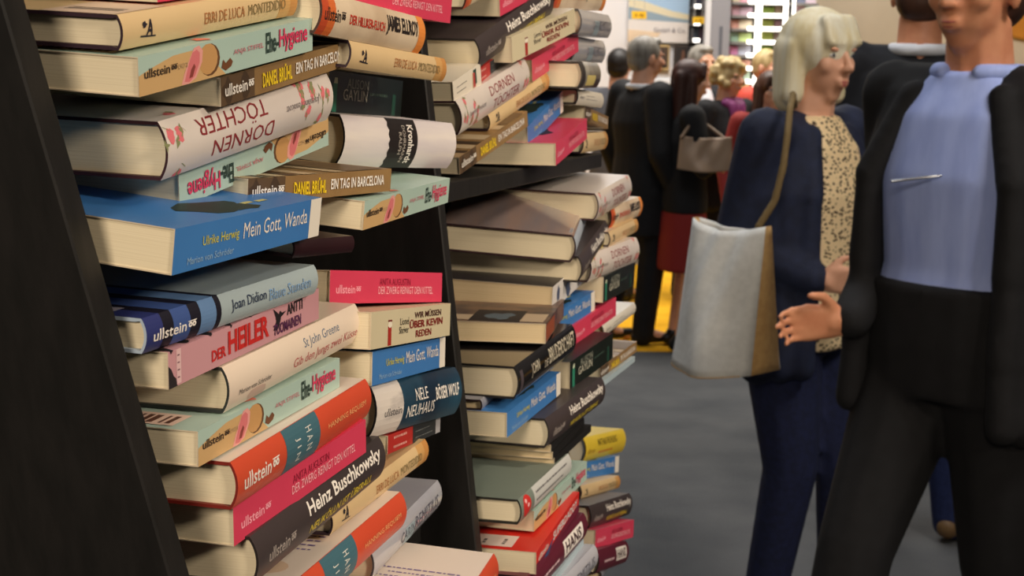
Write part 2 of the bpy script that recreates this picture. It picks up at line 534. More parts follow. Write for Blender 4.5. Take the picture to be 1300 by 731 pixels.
D['joan'] = dict(kind='H', edge=(170, 186, 204), mat=CV('grey_blue', (168, 184, 188), (160, 176, 182), 5, coat=.3), ops=[
    P_([band(0, .10, 6, .3)], (44, 52, 110), 'stripe_print'), P_([band(.10, .16, 6, .3), band(.26, .32, 6, .3), band(.41, .44, 6, .3)], (22, 20, 34), 'stripe_print'),
    P_([band(.16, .26, 6, .3)], (58, 82, 140), 'stripe_print'), P_([band(.32, .41, 6, .3)], (98, 132, 176), 'stripe_print'), P_([rect(.03, .12, 2.2, 4.2)], (150, 146, 160), 'barcode_print')]
    + ull(.04, .29, .3, .6, WHT) + [T_('Joan Didion', .5, .70, .36, .74, (48, 62, 88)), T_('Blaue Stunden', .72, .955, .36, .7, (128, 164, 204))])
D['heiler'] = dict(kind='P', mat=CV('dusty_pink', (204, 152, 160), (198, 146, 154), 7), ops=[
    P_([[(0, 0), (0, .62), (.02, .5), (.035, .3), (.05, .22), (.055, .05), (.06, 0)]], (44, 38, 40)), P_([rect(.055, .085, .05, .98)], (222, 186, 188), 'label_print'), P_(lines(.06, .08, .2, .8, 4, 3), (120, 80, 90)),
    P_([blob(.02 + .045 * i, 1.3 + .3 * (i % 3), .026, .35, 30 + i) for i in range(13)], (34, 30, 32), 'cover_print'),
    T_('DER', .29, .385, .2, .52, (196, 42, 40), bold=.03), T_('HEILER', .40, .67, .2, .86, (196, 42, 40), bold=.035),
    P_([[(.70, .95), (.715, .7), (.72, .55), (.70, .30), (.725, .25), (.745, .5), (.75, .62), (.785, .74), (.755, .74), (.745, .82), (.735, .72), (.725, .8)]], (32, 28, 32), 'bird_print'),
    T_('ANTTI', .79, .89, .58, .92, (40, 34, 38), bold=.02), T_('TUOMAINEN', .70, .88, .12, .46, (84, 40, 80), bold=.02)])
D['greene'] = dict(kind='H', edge=(40, 44, 42), mat=CV('cream', (230, 214, 196), (224, 206, 188), 4), ops=[
    P_([blob(.24, .1, .1, .26, 8)], (204, 176, 162)), T_('St John Greene', .58, .84, .52, .80, (108, 124, 146)), T_('Gib den Jungs zwei Küsse', .5, .975, .18, .46, (190, 96, 96)), T_('Marion von Schröder', .08, .33, .30, .42, (120, 112, 108))])
D['hann'] = dict(kind='H', edge=(120, 34, 26), mat=CV('orange_red', (208, 80, 52), (200, 73, 46), 5), ops=[
    P_([rect(0, 1, 1.02, 5.6)], (226, 212, 200), 'cover_print'), P_([band(.37, .62)], (64, 104, 118), 'label_print')]
    + ull(.05, .31, .34, .66, WHT) + [T_('HANNING REQUIEM', .68, .955, .44, .58, (240, 176, 120)), T_('J I N', .435, .475, .2, .70, (214, 216, 210), rot=1), T_('H A N', .52, .56, .3, .80, (214, 216, 210), rot=1),
    P_([ell(.12, 2.4, .05, .8), ell(.28, 2.0, .06, .5)], (214, 186, 160), 'cover_print'), P_(covlines(.45, .8, 1.5, 4.4, 9, 4), (112, 92, 150), 'cover_lettering')])
D['anita'] = dict(kind='P', mat=CV('hot_pink', (216, 66, 96), (208, 60, 90), 6), ops=
    ull(.06, .29, .30, .56, (246, 168, 184)) + [T_('ANITA AUGUSTIN', .46, .73, .56, .78, (150, 30, 56)), T_('DER ZWERG REINIGT DEN KITTEL', .45, .92, .28, .52, (248, 186, 196)),
    P_([blob(.45, 2.6, .16, .9, 14)], (52, 26, 30), 'cover_print')])
D['heinz'] = dict(kind='H', edge=(36, 30, 30), mat=CV('dark_brown', (66, 57, 58), (60, 52, 53), 8, rough=.42), ops=
    ull(.09, .3, .3, .55, (168, 158, 152)) + [T_('Heinz Buschkowsky', .41, .965, .46, .85, WHT, bold=.022), T_('NEUKÖLLN IST ÜBERALL', .42, .9, .17, .39, (226, 204, 60), bold=.006, shear=.12)])
D['grey'] = dict(kind='H', edge=(70, 66, 72), mat=CV('pale_grey', (188, 190, 198), (176, 178, 190), 10, rough=.22, coat=.5), ops=[
    P_([rect(.48, .62, .05, .62)], (150, 168, 178)), T_('CARIN', .42, .62, .28, .58, (78, 78, 92)), T_('REMITIUS', .63, .95, .28, .66, (78, 78, 92))])
D['ellroy'] = dict(kind='H', edge=(60, 34, 24), mat=CV('marble', (226, 206, 178), (200, 176, 148), 14, lo=.45, hi=.7), ops=[
    P_([band(0, .14, .0)], (216, 108, 50)), P_([band(0, .07, .0)], (198, 78, 42)), P_([band(.94, 1, .0)], (226, 138, 62))]
    + ull(.03, .235, .36, .66, (44, 34, 32)) + [T_('DER HILLIKER-FLUCH', .28, .62, .38, .6, (196, 62, 46), bold=.02), T_('JAMES ELLROY', .64, .935, .32, .82, (38, 30, 30), bold=.03)])
D['ali'] = dict(kind='P', mat=CV('black_green', (22, 34, 30), (16, 24, 22), 6), ops=[
    P_([rect(.07, .13, .02, .7)], (46, 128, 104)), P_([[(.075, .7), (.13, .7), (.125, .84), (.085, .84)]], (196, 206, 180)), P_([rect(.88, .92, .05, .6)], (28, 66, 54)),
    T_('ALISON', .27, .56, .62, .86, (150, 152, 140)), T_('GAYLIN', .22, .55, .32, .6, (206, 204, 186)), P_(lines(.58, .88, .5, .62, 1, 7, .6), (60, 78, 70))])
D['leon'] = dict(kind='H', edge=(30, 24, 24), mat=CV('white_fur', (228, 220, 214), (206, 198, 204), 6, (1, 3, 10), rough=.5), ops=[
    P_([band(.43, .67)], (34, 28, 28)), P_([[(.41 + .012 * (i % 2), i / 12) for i in range(13)] + [(.45, 1), (.45, 0)]], (34, 28, 28)), T_('RALPH', .505, .53, .3, .72, (186, 178, 168), rot=1), T_('DOHRMANN', .54, .565, .14, .86, (186, 178, 168), rot=1), T_('Kronhardt', .585, .635, .12, .88, WHT, rot=1, bold=.02)])
D['kevin'] = dict(kind='P', mat=CV('khaki', (214, 204, 172), (206, 194, 162), 6), ops=[
    P_([rect(.225, .27, .02, .55)], (166, 44, 34), 'match_print'), P_([ell(.25, .6, .026, .09)], (236, 228, 210), 'match_print'), P_([rect(.225, .275, .68, .73)], (120, 40, 34), 'match_print'),
    T_('Lionel', .38, .49, .54, .74, (44, 40, 36)), T_('Shriver', .37, .49, .3, .5, (44, 40, 36)), T_('WIR MÜSSEN', .56, .885, .68, .9, (70, 26, 24), bold=.02), T_('ÜBER KEVIN', .5, .905, .40, .66, (128, 30, 28), bold=.03), T_('REDEN', .58, .77, .13, .33, (128, 30, 28), bold=.02)])
D['nele'] = dict(kind='H', edge=(28, 26, 30), mat=CV('teal_night', (40, 84, 108), (20, 42, 62), 12, rough=.35), ops=[
    P_([band(0, .33)], CV('birch', (222, 214, 206), (120, 116, 122), 9, (1, 1, 5), lo=.52, hi=.68)), T_('ullstein', .1, .31, .36, .5, (70, 66, 70), bold=.01), T_('NELE', .48, .62, .52, .74, WHT), T_('NEUHAUS', .38, .70, .24, .46, WHT), T_('BÖSER WOLF', .71, .965, .44, .74, WHT, bold=.02)])
D['stine'] = dict(kind='P', mat=CV('dark_red_half', (188, 44, 40), (176, 38, 36), 6), ops=[
    P_([band(.5, .92)], (42, 46, 50)), P_([band(.92, 1)], (176, 174, 178)), P_(lines(.12, .46, .2, .7, 2, 4, .5), (226, 160, 150)), P_(lines(.55, .88, .25, .6, 2, 6), (120, 124, 124))])
D['john'] = dict(kind='H', edge=(30, 26, 26), mat=CV('black_gloss', (24, 22, 24), (18, 17, 19), 6, rough=.16, coat=.6), ops=[
    P_([rect(.04, .09, .1, .8)], (74, 66, 72)), T_('JOHN', .25, .39, .34, .76, (200, 192, 172), bold=.01), T_('DIE', .48, .54, .36, .58, (190, 182, 164)), T_('BRUDERSCHAFT', .56, .97, .36, .82, (200, 192, 172), bold=.01), P_(lines(.25, .42, .1, .2, 1, 3, .2), (120, 104, 70))])
D['white'] = dict(kind='P', mat=CV('chalk', (232, 224, 208), (224, 214, 198), 6), ops=[P_(lines(.15, .6, .35, .6, 2, 8, .35), (110, 104, 96)), P_([rect(.76, .86, .2, .9)], (40, 70, 60))])
D['silver'] = dict(kind='H', edge=(52, 30, 34), mat=CV('silver_wrap', (178, 150, 138), (150, 140, 144), 5, (1, 6, 1), rough=.14, coat=.8), ops=[  # brown in the base colour stands in for reflections on the glossy wrap
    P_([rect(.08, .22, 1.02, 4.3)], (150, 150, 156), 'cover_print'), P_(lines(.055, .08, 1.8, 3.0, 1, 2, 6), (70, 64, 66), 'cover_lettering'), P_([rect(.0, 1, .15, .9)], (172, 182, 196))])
D['green'] = dict(kind='H', edge=(34, 32, 28), mat=CV('grey_green', (126, 138, 128), (112, 124, 116), 4, rough=.4), ops=[
    P_([rect(.28, 1, .2, 1.0)], (196, 198, 196), 'label_print'), P_([ell(.13, .55, .08, .42)], (206, 48, 46)), P_([ell(.11, .75, .02, .08), ell(.15, .55, .02, .08)], (240, 190, 190)), P_(lines(.32, .95, .4, .7, 2, 12, .5), (106, 104, 108), 'ornament_print')])
D['super'] = dict(kind='P', mat=CV('signal_red', (214, 44, 34), (206, 38, 30), 5), ops=[
    P_([[(0, 0), (1, 0), (1, .42), (.4, .3), (0, .45)]], (110, 30, 54)), P_([[(.2, .2), (.38, .5), (.44, .55), (.3, .1)]], (44, 80, 128)), T_('ullstein', .06, .3, .45, .72, WHT, bold=.01), T_('SUPERDADDY', .42, .96, .42, .8, (222, 222, 224), bold=.02),
    P_([rect(.05, .24, 2.2, 5.0)], (224, 206, 196), 'sticker'), P_(lines(.09, .2, 2.6, 4.4, 3, 9), (90, 80, 80), 'sticker_lettering')])
D['maroon'] = dict(kind='H', edge=(44, 22, 30), mat=CV('maroon', (100, 30, 50), (84, 24, 44), 6), ops=[
    P_([rect(.62, .93, .3, .85)], (232, 226, 220), 'label_print'), T_('HANS', .65, .9, .38, .78, (60, 30, 40), bold=.03), P_(lines(.2, .58, .42, .6, 1, 5, .5), (220, 190, 196))])
D['yellow'] = dict(kind='H', edge=(96, 70, 30), mat=CV('yellow', (232, 204, 66), (222, 192, 56), 5), ops=[
    T_('ullstein', .06, .26, .34, .52, (150, 104, 30)), T_('MATHIAS FROHLING', .34, .8, .55, .82, (104, 84, 30), bold=.02), P_(lines(.36, .74, .26, .4, 1, 6, .7), (210, 130, 40))])
D['photo'] = dict(kind='P', pages=PAGES2, mat=CV('collage', (120, 92, 74), (70, 56, 60), 30, lo=.4, hi=.6), ops=[
    P_([rect(.06, .4, 1.2, 2.6), rect(.08, .3, 5.0, 6.1)], (200, 178, 150), 'cover_print'), P_([rect(.04, .5, 2.4, 5.0)], (38, 34, 38), 'cover_print'), P_([blob(.25, 3.6, .16, .9, 21)], (92, 108, 120), 'cover_print'), P_([rect(.0, .5, .1, .9)], (150, 76, 50))])
D['floral'] = dict(kind='P', pages=PAGES2, mat=CV('dark_blossom', (44, 40, 44), (36, 33, 38), 30), ops=[P_([band(0, 1)], (220, 216, 214)), P_([blob(.2, .5, .06, .4, 31), blob(.5, .4, .08, .4, 32)], (64, 78, 110))])
D['thin'] = dict(kind='P', pages=PAGES2, mat=CV('black_matt', (20, 19, 20), (16, 15, 16), 5, rough=.6), ops=[])
D['thinblue'] = dict(kind='P', mat=CV('ice_blue', (176, 196, 206), (168, 188, 198), 5), ops=[])
D['whiteh'] = dict(kind='H', edge=(38, 34, 34), mat=CV('off_white', (228, 222, 208), (220, 212, 198), 5), ops=[P_(lines(.35, .8, .4, .6, 2, 5, .35), (80, 76, 74)), T_('ullstein', .08, .25, .4, .6, (120, 116, 110))])
D['band'] = dict(kind='H', edge=(44, 36, 30), mat=CV('night_city', (150, 146, 136), (60, 54, 50), 9, lo=.45, hi=.6, coat=.4), ops=[P_([rect(.3, .75, .12, .5)], (214, 196, 120)), P_([band(.0, .2)], (40, 34, 32))])
D['dark'] = dict(kind='H', edge=(38, 22, 24), mat=CV('deep_maroon', (44, 20, 26), (38, 18, 22), 6), ops=[])
D['small'] = dict(kind='H', edge=(44, 28, 30), pages=PAGES2, mat=CV('slate', (150, 150, 158), (96, 104, 124), 9, lo=.4, hi=.6), ops=[])
WID = dict(ehe=.125, tag=.12, dorn=.14, gott=.125, erri=.125, joan=.13, heiler=.125, greene=.135, hann=.135, anita=.125, heinz=.16, grey=.14, ellroy=.135, ali=.12, leon=.14, kevin=.125, nele=.14, stine=.12, john=.14, white=.12, silver=.15, green=.14, super=.125, maroon=.14, yellow=.14, photo=.135, floral=.14, thin=.12, thinblue=.12, whiteh=.125, band=.14, small=.12, dark=.12)
DIM = {'ali': (0.1876, 0.0323), 'anita': (0.2031, 0.0244), 'band': (0.2154, 0.031), 'dorn': (0.2266, 0.0333), 'ehe': (0.2182, 0.0208), 'ellroy': (0.2136, 0.0274), 'erri': (0.2114, 0.0185), 'floral': (0.2098, 0.0282), 'gott': (0.1992, 0.0249), 'green': (0.2092, 0.0245), 'greene': (0.2191, 0.0278), 'grey': (0.2072, 0.0261), 'hann': (0.2272, 0.0286), 'heiler': (0.2081, 0.0211), 'heinz': (0.231, 0.0309), 'joan': (0.2069, 0.0194), 'john': (0.2217, 0.0331), 'kevin': (0.2073, 0.027), 'leon': (0.2146, 0.042), 'maroon': (0.2131, 0.0292), 'nele': (0.2119, 0.0404), 'photo': (0.1969, 0.0207), 'silver': (0.2151, 0.0322), 'small': (0.1892, 0.0113), 'dark': (0.13, 0.0113), 'stine': (0.1762, 0.0144), 'super': (0.208, 0.022), 'tag': (0.2013, 0.0169), 'thin': (0.191, 0.0082), 'thinblue': (0.191, 0.0082), 'white': (0.1898, 0.0213), 'whiteh': (0.2011, 0.0192), 'yellow': (0.214, 0.0362)}

# id, design, x, y, z of the near lower spine corner, heading, tilt x, tilt y, scale, trimmed near end, cut length, upside down, group, label
BOOKS = [
 ('a1','erri',-0.2071,0.8347,1.6667,0.3027,0.1098,0.0070,1,0,0,0,'books stacked in the near bay','slim cream and tan hardcover near the top of the nearest stack'),
 ('a2','ehe',-0.1965,0.8334,1.6429,0.2990,0.1152,0.0152,1,0,0,0,'books stacked in the near bay','mint green paperback directly under the topmost cream hardcover of the nearest stack'),
 ('a3','tag',-0.1712,0.9280,1.6340,0.2731,0.1122,0.0111,1,0,0,0,'books stacked in the near bay','thin brown photo paperback resting on the upside-down white floral hardcover'),
 ('a4','dorn',-0.1977,0.8858,1.5943,0.3011,0.1049,-0.0122,1,0,0,1,'books stacked in the near bay','thick white floral hardcover lying upside down in the nearest stack'),
 ('a5','ehe',-0.1966,0.9305,1.5743,0.2944,0.1117,-0.0029,1,0,0,1,'books stacked in the near bay','mint green paperback lying upside down beneath the floral hardcover'),
 ('a6','tag',-0.1670,0.9903,1.5697,0.3903,-0.0216,0.0493,0.985,0,0,0,'books stacked in the near bay','thin brown photo paperback lying on the nearest blue paperback'),
 ('a7','gott',-0.1796,0.8269,1.5500,0.2736,0.0155,0.0952,1,0,0,0,'books stacked in the near bay','nearest blue paperback with white band at spine end, jutting out to the front'),
 ('a8','joan',-0.1988,0.8376,1.5053,0.3347,0.0127,0.0082,1,0,0,0,'books stacked in the near bay','grey blue hardcover with dark navy stripes at its near end'),
 ('a9','heiler',-0.1882,0.8547,1.4819,0.2832,0.0232,-0.0011,1,0,0,0,'books stacked in the near bay','dusty pink paperback with big red lettering and black bird'),
 ('a10','greene',-0.1695,0.9131,1.4547,0.2625,0.0112,-0.0082,1,0,0,0,'books stacked in the near bay','cream hardcover with grey blue and dusty red lettering, below the dusty pink paperback'),
 ('a11','ehe',-0.1765,0.8743,1.4326,0.2648,0.0023,0.0066,1,0,0,0,'books stacked in the near bay','mint green paperback with barcode, on top of the orange red hardcover'),
 ('a12','hann',-0.1619,0.8938,1.4017,0.2569,0.0124,0.0067,1,0,0,0,'books stacked in the near bay','orange red hardcover with teal label, upper one of the nearest stack'),
 ('a13','anita',-0.1627,0.9083,1.3746,0.3023,0.0326,-0.0092,1,0,0,0,'books stacked in the near bay','hot pink paperback between the orange hardcover and the dark brown hardcover'),
 ('a14','heinz',-0.1546,0.9217,1.3457,0.2563,0.0178,-0.0338,1,0,0,0,'books stacked in the near bay','dark brown hardcover with bold white and yellow lettering, nearest to the camera'),
 ('a15','erri',-0.1248,1.0693,1.3297,0.2661,-0.0119,-0.0267,1,0,0,0,'books stacked in the near bay','slim cream hardcover under the far end of the nearest dark brown hardcover'),
 ('a16','hann',-0.1480,0.9643,1.2919,0.2944,0.0313,-0.0306,1,0,0,0,'books stacked in the near bay','orange red hardcover with teal label at the bottom of the nearest stack'),
 ('a17','grey',-0.1048,1.1533,1.2662,0.2033,-0.0157,0.0150,1,0,0,0,'books stacked in the near bay','pale grey hardcover poking out behind the lowest orange red hardcover'),
 ('a18','hann',-0.0549,1.0247,1.2318,0.1903,0.0006,0.0458,1,0,0,0,'books stacked in the near bay','orange spined hardcover showing its cream back cover at the bottom edge'),
 ('b1','anita',-0.1199,1.1325,1.6960,0.3261,-0.0268,0.0707,1,0,0,0,'books stacked in the near bay','hot pink paperback cut by the top edge above the marbled orange hardcover'),
 ('b2','ellroy',-0.1308,1.0341,1.6769,0.2592,-0.0476,0.0834,1,0,0,0,'books stacked in the near bay','marbled cream hardcover with orange ends and black lettering, left of the divider'),
 ('b3','erri',-0.1164,1.0945,1.6540,0.2698,-0.0467,0.0905,1,0,0,0,'books stacked in the near bay','slim cream and tan hardcover tilting down right under the marbled orange hardcover'),
 ('b4','ali',-0.1448,1.2240,1.6169,0.2350,-0.0580,0.0624,1,0,0,0,'books stacked in the near bay','black and green paperback with pale lettering above the white fur hardcover'),
 ('b5','leon',-0.1358,1.1984,1.5773,0.3925,-0.0450,0.0951,0.94,0,0,0,'books stacked in the near bay','thick white fur patterned hardcover with black band across its spine'),
 ('b6','ehe',-0.1067,1.1181,1.5393,0.2383,0.0098,0.0754,1,0,0,0,'books stacked in the near bay','mint green paperback jutting out beneath the white fur hardcover'),
 ('b7','anita',-0.1318,1.1306,1.4838,0.3660,-0.1516,0.0073,1,0,0,0,'books stacked in the near bay','hot pink paperback lying on the khaki paperback beside the divider'),
 ('b8','kevin',-0.1005,1.1144,1.4537,0.2372,-0.1303,0.0128,1,0,0,0,'books stacked in the near bay','khaki paperback with red match and dark red lettering beside the pink paperback'),
 ('b9','gott',-0.1006,1.1280,1.4240,0.2258,-0.1288,0.0052,1,0,0,0,'books stacked in the near bay','blue paperback between the khaki paperback and the dark teal hardcover'),
 ('b10','nele',-0.1047,1.1433,1.3808,0.2699,-0.1445,-0.0052,1,0,0,0,'books stacked in the near bay','dark teal hardcover with birch white near end and white lettering'),
 ('b11','stine',-0.0928,1.1782,1.3594,0.1827,-0.1451,0.0070,1,0,0,0,'books stacked in the near bay','small red and black paperback under the dark teal hardcover'),
 ('c1','anita',-0.0175,1.6606,1.6956,0.3217,0.1911,-0.0562,1,0,0,0,'books stacked in the middle bay','hot pink paperback at the top edge on the dark brown hardcover right of divider'),
 ('c2','ellroy',-0.0529,1.5551,1.7008,0.2407,0.1664,-0.0487,1,0,0,0,'books stacked in the middle bay','marbled orange hardcover cut by the top edge right of the divider'),
 ('c3','heinz',-0.0394,1.6004,1.6427,0.3393,0.2367,-0.0861,1,0,0,0,'books stacked in the middle bay','dark brown hardcover with white lettering at the top right of the divider'),
 ('c4','stine',-0.0416,1.5790,1.6247,0.1956,0.1246,-0.0565,1,0,0,0,'books stacked in the middle bay','small red and black paperback under the upper dark brown hardcover'),
 ('c5','kevin',-0.0038,1.6646,1.6484,0.3510,0.1509,-0.0563,1,0,0,0,'books stacked in the middle bay','khaki paperback with red match near the top of the middle bay'),
 ('c6','anita',0.0185,1.7762,1.6258,0.2887,0.1511,-0.0537,1,0,0,0,'books stacked in the middle bay','hot pink paperback leaning under the upper khaki paperback'),
 ('c7','dorn',-0.0550,1.5304,1.5813,0.2947,0.1511,-0.0775,1,0,0,0,'books stacked in the middle bay','white floral hardcover on the slim cream hardcover in the middle bay'),
 ('c8','white',-0.0586,1.5265,1.6112,0.2900,0.1862,-0.0749,1,0,0.085,0,'books stacked in the middle bay','chalk white small paperback beneath the upper dark brown hardcover'),
 ('c9','erri',-0.0279,1.6321,1.5794,0.3081,0.1632,-0.0669,1,0,0,0,'books stacked in the middle bay','slim cream hardcover under the white floral hardcover of the middle bay'),
 ('c10','tag',-0.0524,1.5356,1.5429,0.3372,0.1732,-0.0654,1,0,0,0,'books stacked in the middle bay','thin brown photo paperback in the middle bay above the black shelf'),
 ('c11','gott',0.0148,1.7331,1.5543,0.2173,0.1564,-0.0541,1,0,0,0,'books stacked in the middle bay','blue paperback lying on a pink paperback above the black shelf'),
 ('c12','anita',0.0451,1.7262,1.5374,0.2097,0.0816,-0.0300,1,0,0,0,'books stacked in the middle bay','hot pink paperback lying flat on the black shelf, dark blot on cover'),
 ('c13','erri',0.0693,1.9714,1.5305,0.2067,-0.0392,0.0052,1.34,0.075,0,0,'books stacked in the middle bay','slim cream hardcover at the far end of the black shelf'),
 ('d0','ellroy',0.0389,1.8753,1.7073,0.2908,0.0077,-0.0090,1.18,0,0,0,'books stacked at the far end','marbled hardcover at the top of the far stack, cut by frame'),
 ('d1','grey',0.0720,1.9137,1.6785,0.2087,-0.0173,-0.0016,1.16,0,0,0,'books stacked at the far end','pale grey glossy hardcover, upper of two beside the white wall'),
 ('d2','grey',0.0668,1.9550,1.6473,0.2129,-0.0250,0.0148,1.14,0,0,0,'books stacked at the far end','pale grey hardcover, lower of two near the grey haired man'),
 ('d3','band',0.0708,1.8326,1.6174,0.1511,-0.0239,0.0109,1,0,0,0,'books stacked at the far end','thick hardcover with dark night picture spine in the far upper stack'),
 ('d4','whiteh',0.0730,1.9418,1.5948,0.2095,-0.0605,0.0191,1,0,0,0,'books stacked at the far end','off-white slim hardcover under the dark night picture hardcover'),
 ('d5','tag',0.0890,2.0374,1.5718,0.2067,-0.1131,0.0272,1,0,0,0,'books stacked at the far end','thin brown photo paperback low in the far upper stack'),
 ('e1','silver',0.0654,1.7907,1.4220,0.1025,0.0733,0.0564,1,0,0,0,'books stacked in the middle bay','glossy silver hardcover with brown reflection painted into its cover, below the black shelf'),
 ('e2','dorn',0.0969,1.9032,1.4572,0.2467,0.0205,0.0145,1,0,0,0,'books stacked in the middle bay','white floral hardcover behind the glossy silver hardcover'),
 ('e2b','ellroy',0.1225,2.0404,1.4314,0.2656,-0.0256,0.0133,1,0,0,0,'books stacked in the middle bay','marbled orange hardcover with red lettering under the far white floral hardcover'),
 ('e2c','erri',0.1200,1.9886,1.4145,0.2430,-0.0269,0.0054,1,0,0,0,'books stacked in the middle bay','slim cream hardcover between marbled and floral hardcovers in the far stack'),
 ('e2d','dorn',0.0904,1.8971,1.3830,0.3341,-0.0236,-0.0042,1,0,0,0,'books stacked in the middle bay','white floral hardcover above the far black and green paperback'),
 ('e3','heinz',0.0754,1.8087,1.3962,0.1869,0.0705,0.0007,1,0,0,0,'books stacked in the middle bay','dark brown hardcover directly under the glossy silver hardcover'),
 ('e4','floral',0.0450,1.7545,1.3712,0.2234,0.0274,0.0210,1,0,0,0,'books stacked in the middle bay','white blossom patterned paperback under the dark brown hardcover below the silver one'),
 ('e5','photo',0.0358,1.6100,1.3629,0.1245,-0.0332,-0.0022,1,0,0,0,'books stacked in the middle bay','photo collage paperback with dark cover picture on the glossy black hardcover'),
 ('e6','gott',0.0404,1.7457,1.3402,0.3184,0.0028,-0.0174,1,0,0,0,'books stacked in the middle bay','blue paperback squeezed behind the photo collage paperback'),
 ('e7','anita',0.0730,1.8320,1.3166,0.3124,0.0107,-0.0212,1,0,0,0,'books stacked in the middle bay',"hot pink paperback slanting above the glossy black hardcover's far end"),
 ('e8','whiteh',0.1241,2.1318,1.2698,0.3286,0.0250,-0.0306,0.86,0,0,0,'books stacked in the middle bay','off-white slim hardcover behind the slanting hot pink paperback'),
 ('e9','ali',0.1132,1.9432,1.3504,0.2771,-0.0377,0.0015,1,0,0,0,'books stacked in the middle bay','black and green paperback under the lower far floral hardcover'),
 ('e10','john',0.0036,1.5235,1.3236,0.2923,0.0152,-0.0172,1,0,0,0,'books stacked in the middle bay','glossy black hardcover with pale lettering in the middle bay'),
 ('e11','ali',0.0666,1.7375,1.2848,0.3192,0.0016,-0.0136,1,0,0,0,'books stacked in the middle bay','black and green paperback lying on the lower middle dark brown hardcover'),
 ('e12','gott',-0.0023,1.5083,1.2886,0.2922,0.0009,-0.0168,1,0,0,0,'books stacked in the middle bay','blue paperback below the glossy black hardcover'),
 ('e13','small',-0.0287,1.5180,1.3126,0.2440,0.0070,-0.0163,1,0,0,0,'books stacked in the middle bay','small slate hardcover wedged under the glossy black hardcover'),
 ('e14','heinz',0.0361,1.5850,1.2584,0.3075,-0.0189,-0.0098,1,0,0,0,'books stacked in the middle bay','dark brown hardcover with white lettering above three thin black paperbacks'),
 ('e15','thin',0.0437,1.6027,1.2492,0.2440,-0.0161,-0.0083,1,0,0.165,0,'books stacked in the middle bay','topmost of three thin black paperbacks in the middle bay'),
 ('e16','thin',0.0458,1.6080,1.2406,0.2438,-0.0166,-0.0075,1,0,0.165,0,'books stacked in the middle bay','middle one of three thin black paperbacks in the middle bay'),
 ('e17','thin',0.0478,1.6139,1.2324,0.2821,-0.0203,-0.0067,1,0,0.165,0,'books stacked in the middle bay','lowest of three thin black paperbacks in the middle bay'),
 ('f1','green',0.0092,1.4607,1.2158,0.2641,-0.0410,-0.0014,1,0,0,0,'books stacked in the middle bay','grey green hardcover with red oval and pale label on spine'),
 ('f2','ehe',0.0260,1.5144,1.1920,0.2863,-0.0266,-0.0036,1,0,0,0,'books stacked in the middle bay','mint green paperback under the grey green hardcover'),
 ('f3','super',0.0282,1.4613,1.1664,0.2371,0.0032,-0.0112,1,0,0,0,'books stacked in the middle bay','bright red paperback with white sticker near the bottom of the middle bay'),
 ('f4','maroon',0.0190,1.4526,1.1379,0.3015,0.0004,-0.0252,1,0,0,0,'books stacked in the middle bay','maroon hardcover with white label under the bright red paperback'),
 ('f6','grey',0.0279,1.4620,1.1048,0.3320,-0.0043,-0.0369,1,0,0,0,'books stacked in the middle bay','pale grey hardcover at the bottom edge of the middle bay'),
 ('g1','yellow',0.1059,2.2406,1.0635,0.3449,-0.1662,0.0275,1,0,0,0,'books stacked at the far end','yellow hardcover at the right of the stack against grey carpet'),
 ('g2','gott',0.0869,2.1792,1.0500,0.4208,-0.1696,0.0217,1,0,0,0,'books stacked at the far end','blue paperback with white end under the yellow hardcover'),
 ('g3','erri',0.0981,2.1070,1.0477,0.3211,-0.1922,0.0183,1,0,0,0,'books stacked at the far end','slim cream and tan hardcover low in the far right stack'),
 ('g4','heinz',0.1042,1.9974,1.0403,0.3100,-0.2032,0.0086,1,0,0,0,'books stacked at the far end','dark brown hardcover with white lettering low in the far right stack'),
 ('g5','anita',0.1137,1.9764,1.0210,0.3239,-0.2196,0.0242,1,0,0,0,'books stacked at the far end','hot pink paperback low in the far right stack'),
 ('g6','maroon',0.1112,1.9194,1.0077,0.2515,-0.2467,0.0387,1,0,0,0,'books stacked at the far end','maroon hardcover with white label low in the far right stack'),
 ('h1','tag',0.1118,1.9423,1.2531,0.3442,0.0145,-0.0224,0.86,0,0,0,'books stacked at the far end','thin brown photo paperback jutting out right over the carpet'),
 ('h2','thinblue',0.1136,1.9241,1.2467,0.3252,0.0059,-0.0174,0.86,0,0,0,'books stacked at the far end','thin ice blue paperback under the thin brown paperback over the carpet'),
 ('f5','thinblue',0.0316,1.4733,1.1304,0.2728,-0.0017,-0.0288,1,0,0,0,'books stacked in the middle bay','thin ice blue paperback under the maroon hardcover of the middle bay'),
 ('s1','dark',-0.1425,1.0154,1.5332,0.4772,-0.0308,0.0649,1,0,0.07,0,'books stacked in the near bay','dark maroon hardcover mostly hidden beneath the nearest blue paperback'),
 ('h3','small',0.1192,1.9397,0.9919,0.1031,-0.2646,0.0417,1,0,0,0,'books stacked at the far end','small slate hardcover at the bottom of the far right stack'),
 ('a0','anita',-0.1977,0.8856,1.6926,0.3141,0.0949,0.0061,1,0,0,0,'books stacked in the near bay','pink paperback at the very top of the nearest stack, mostly above the picture'),
]

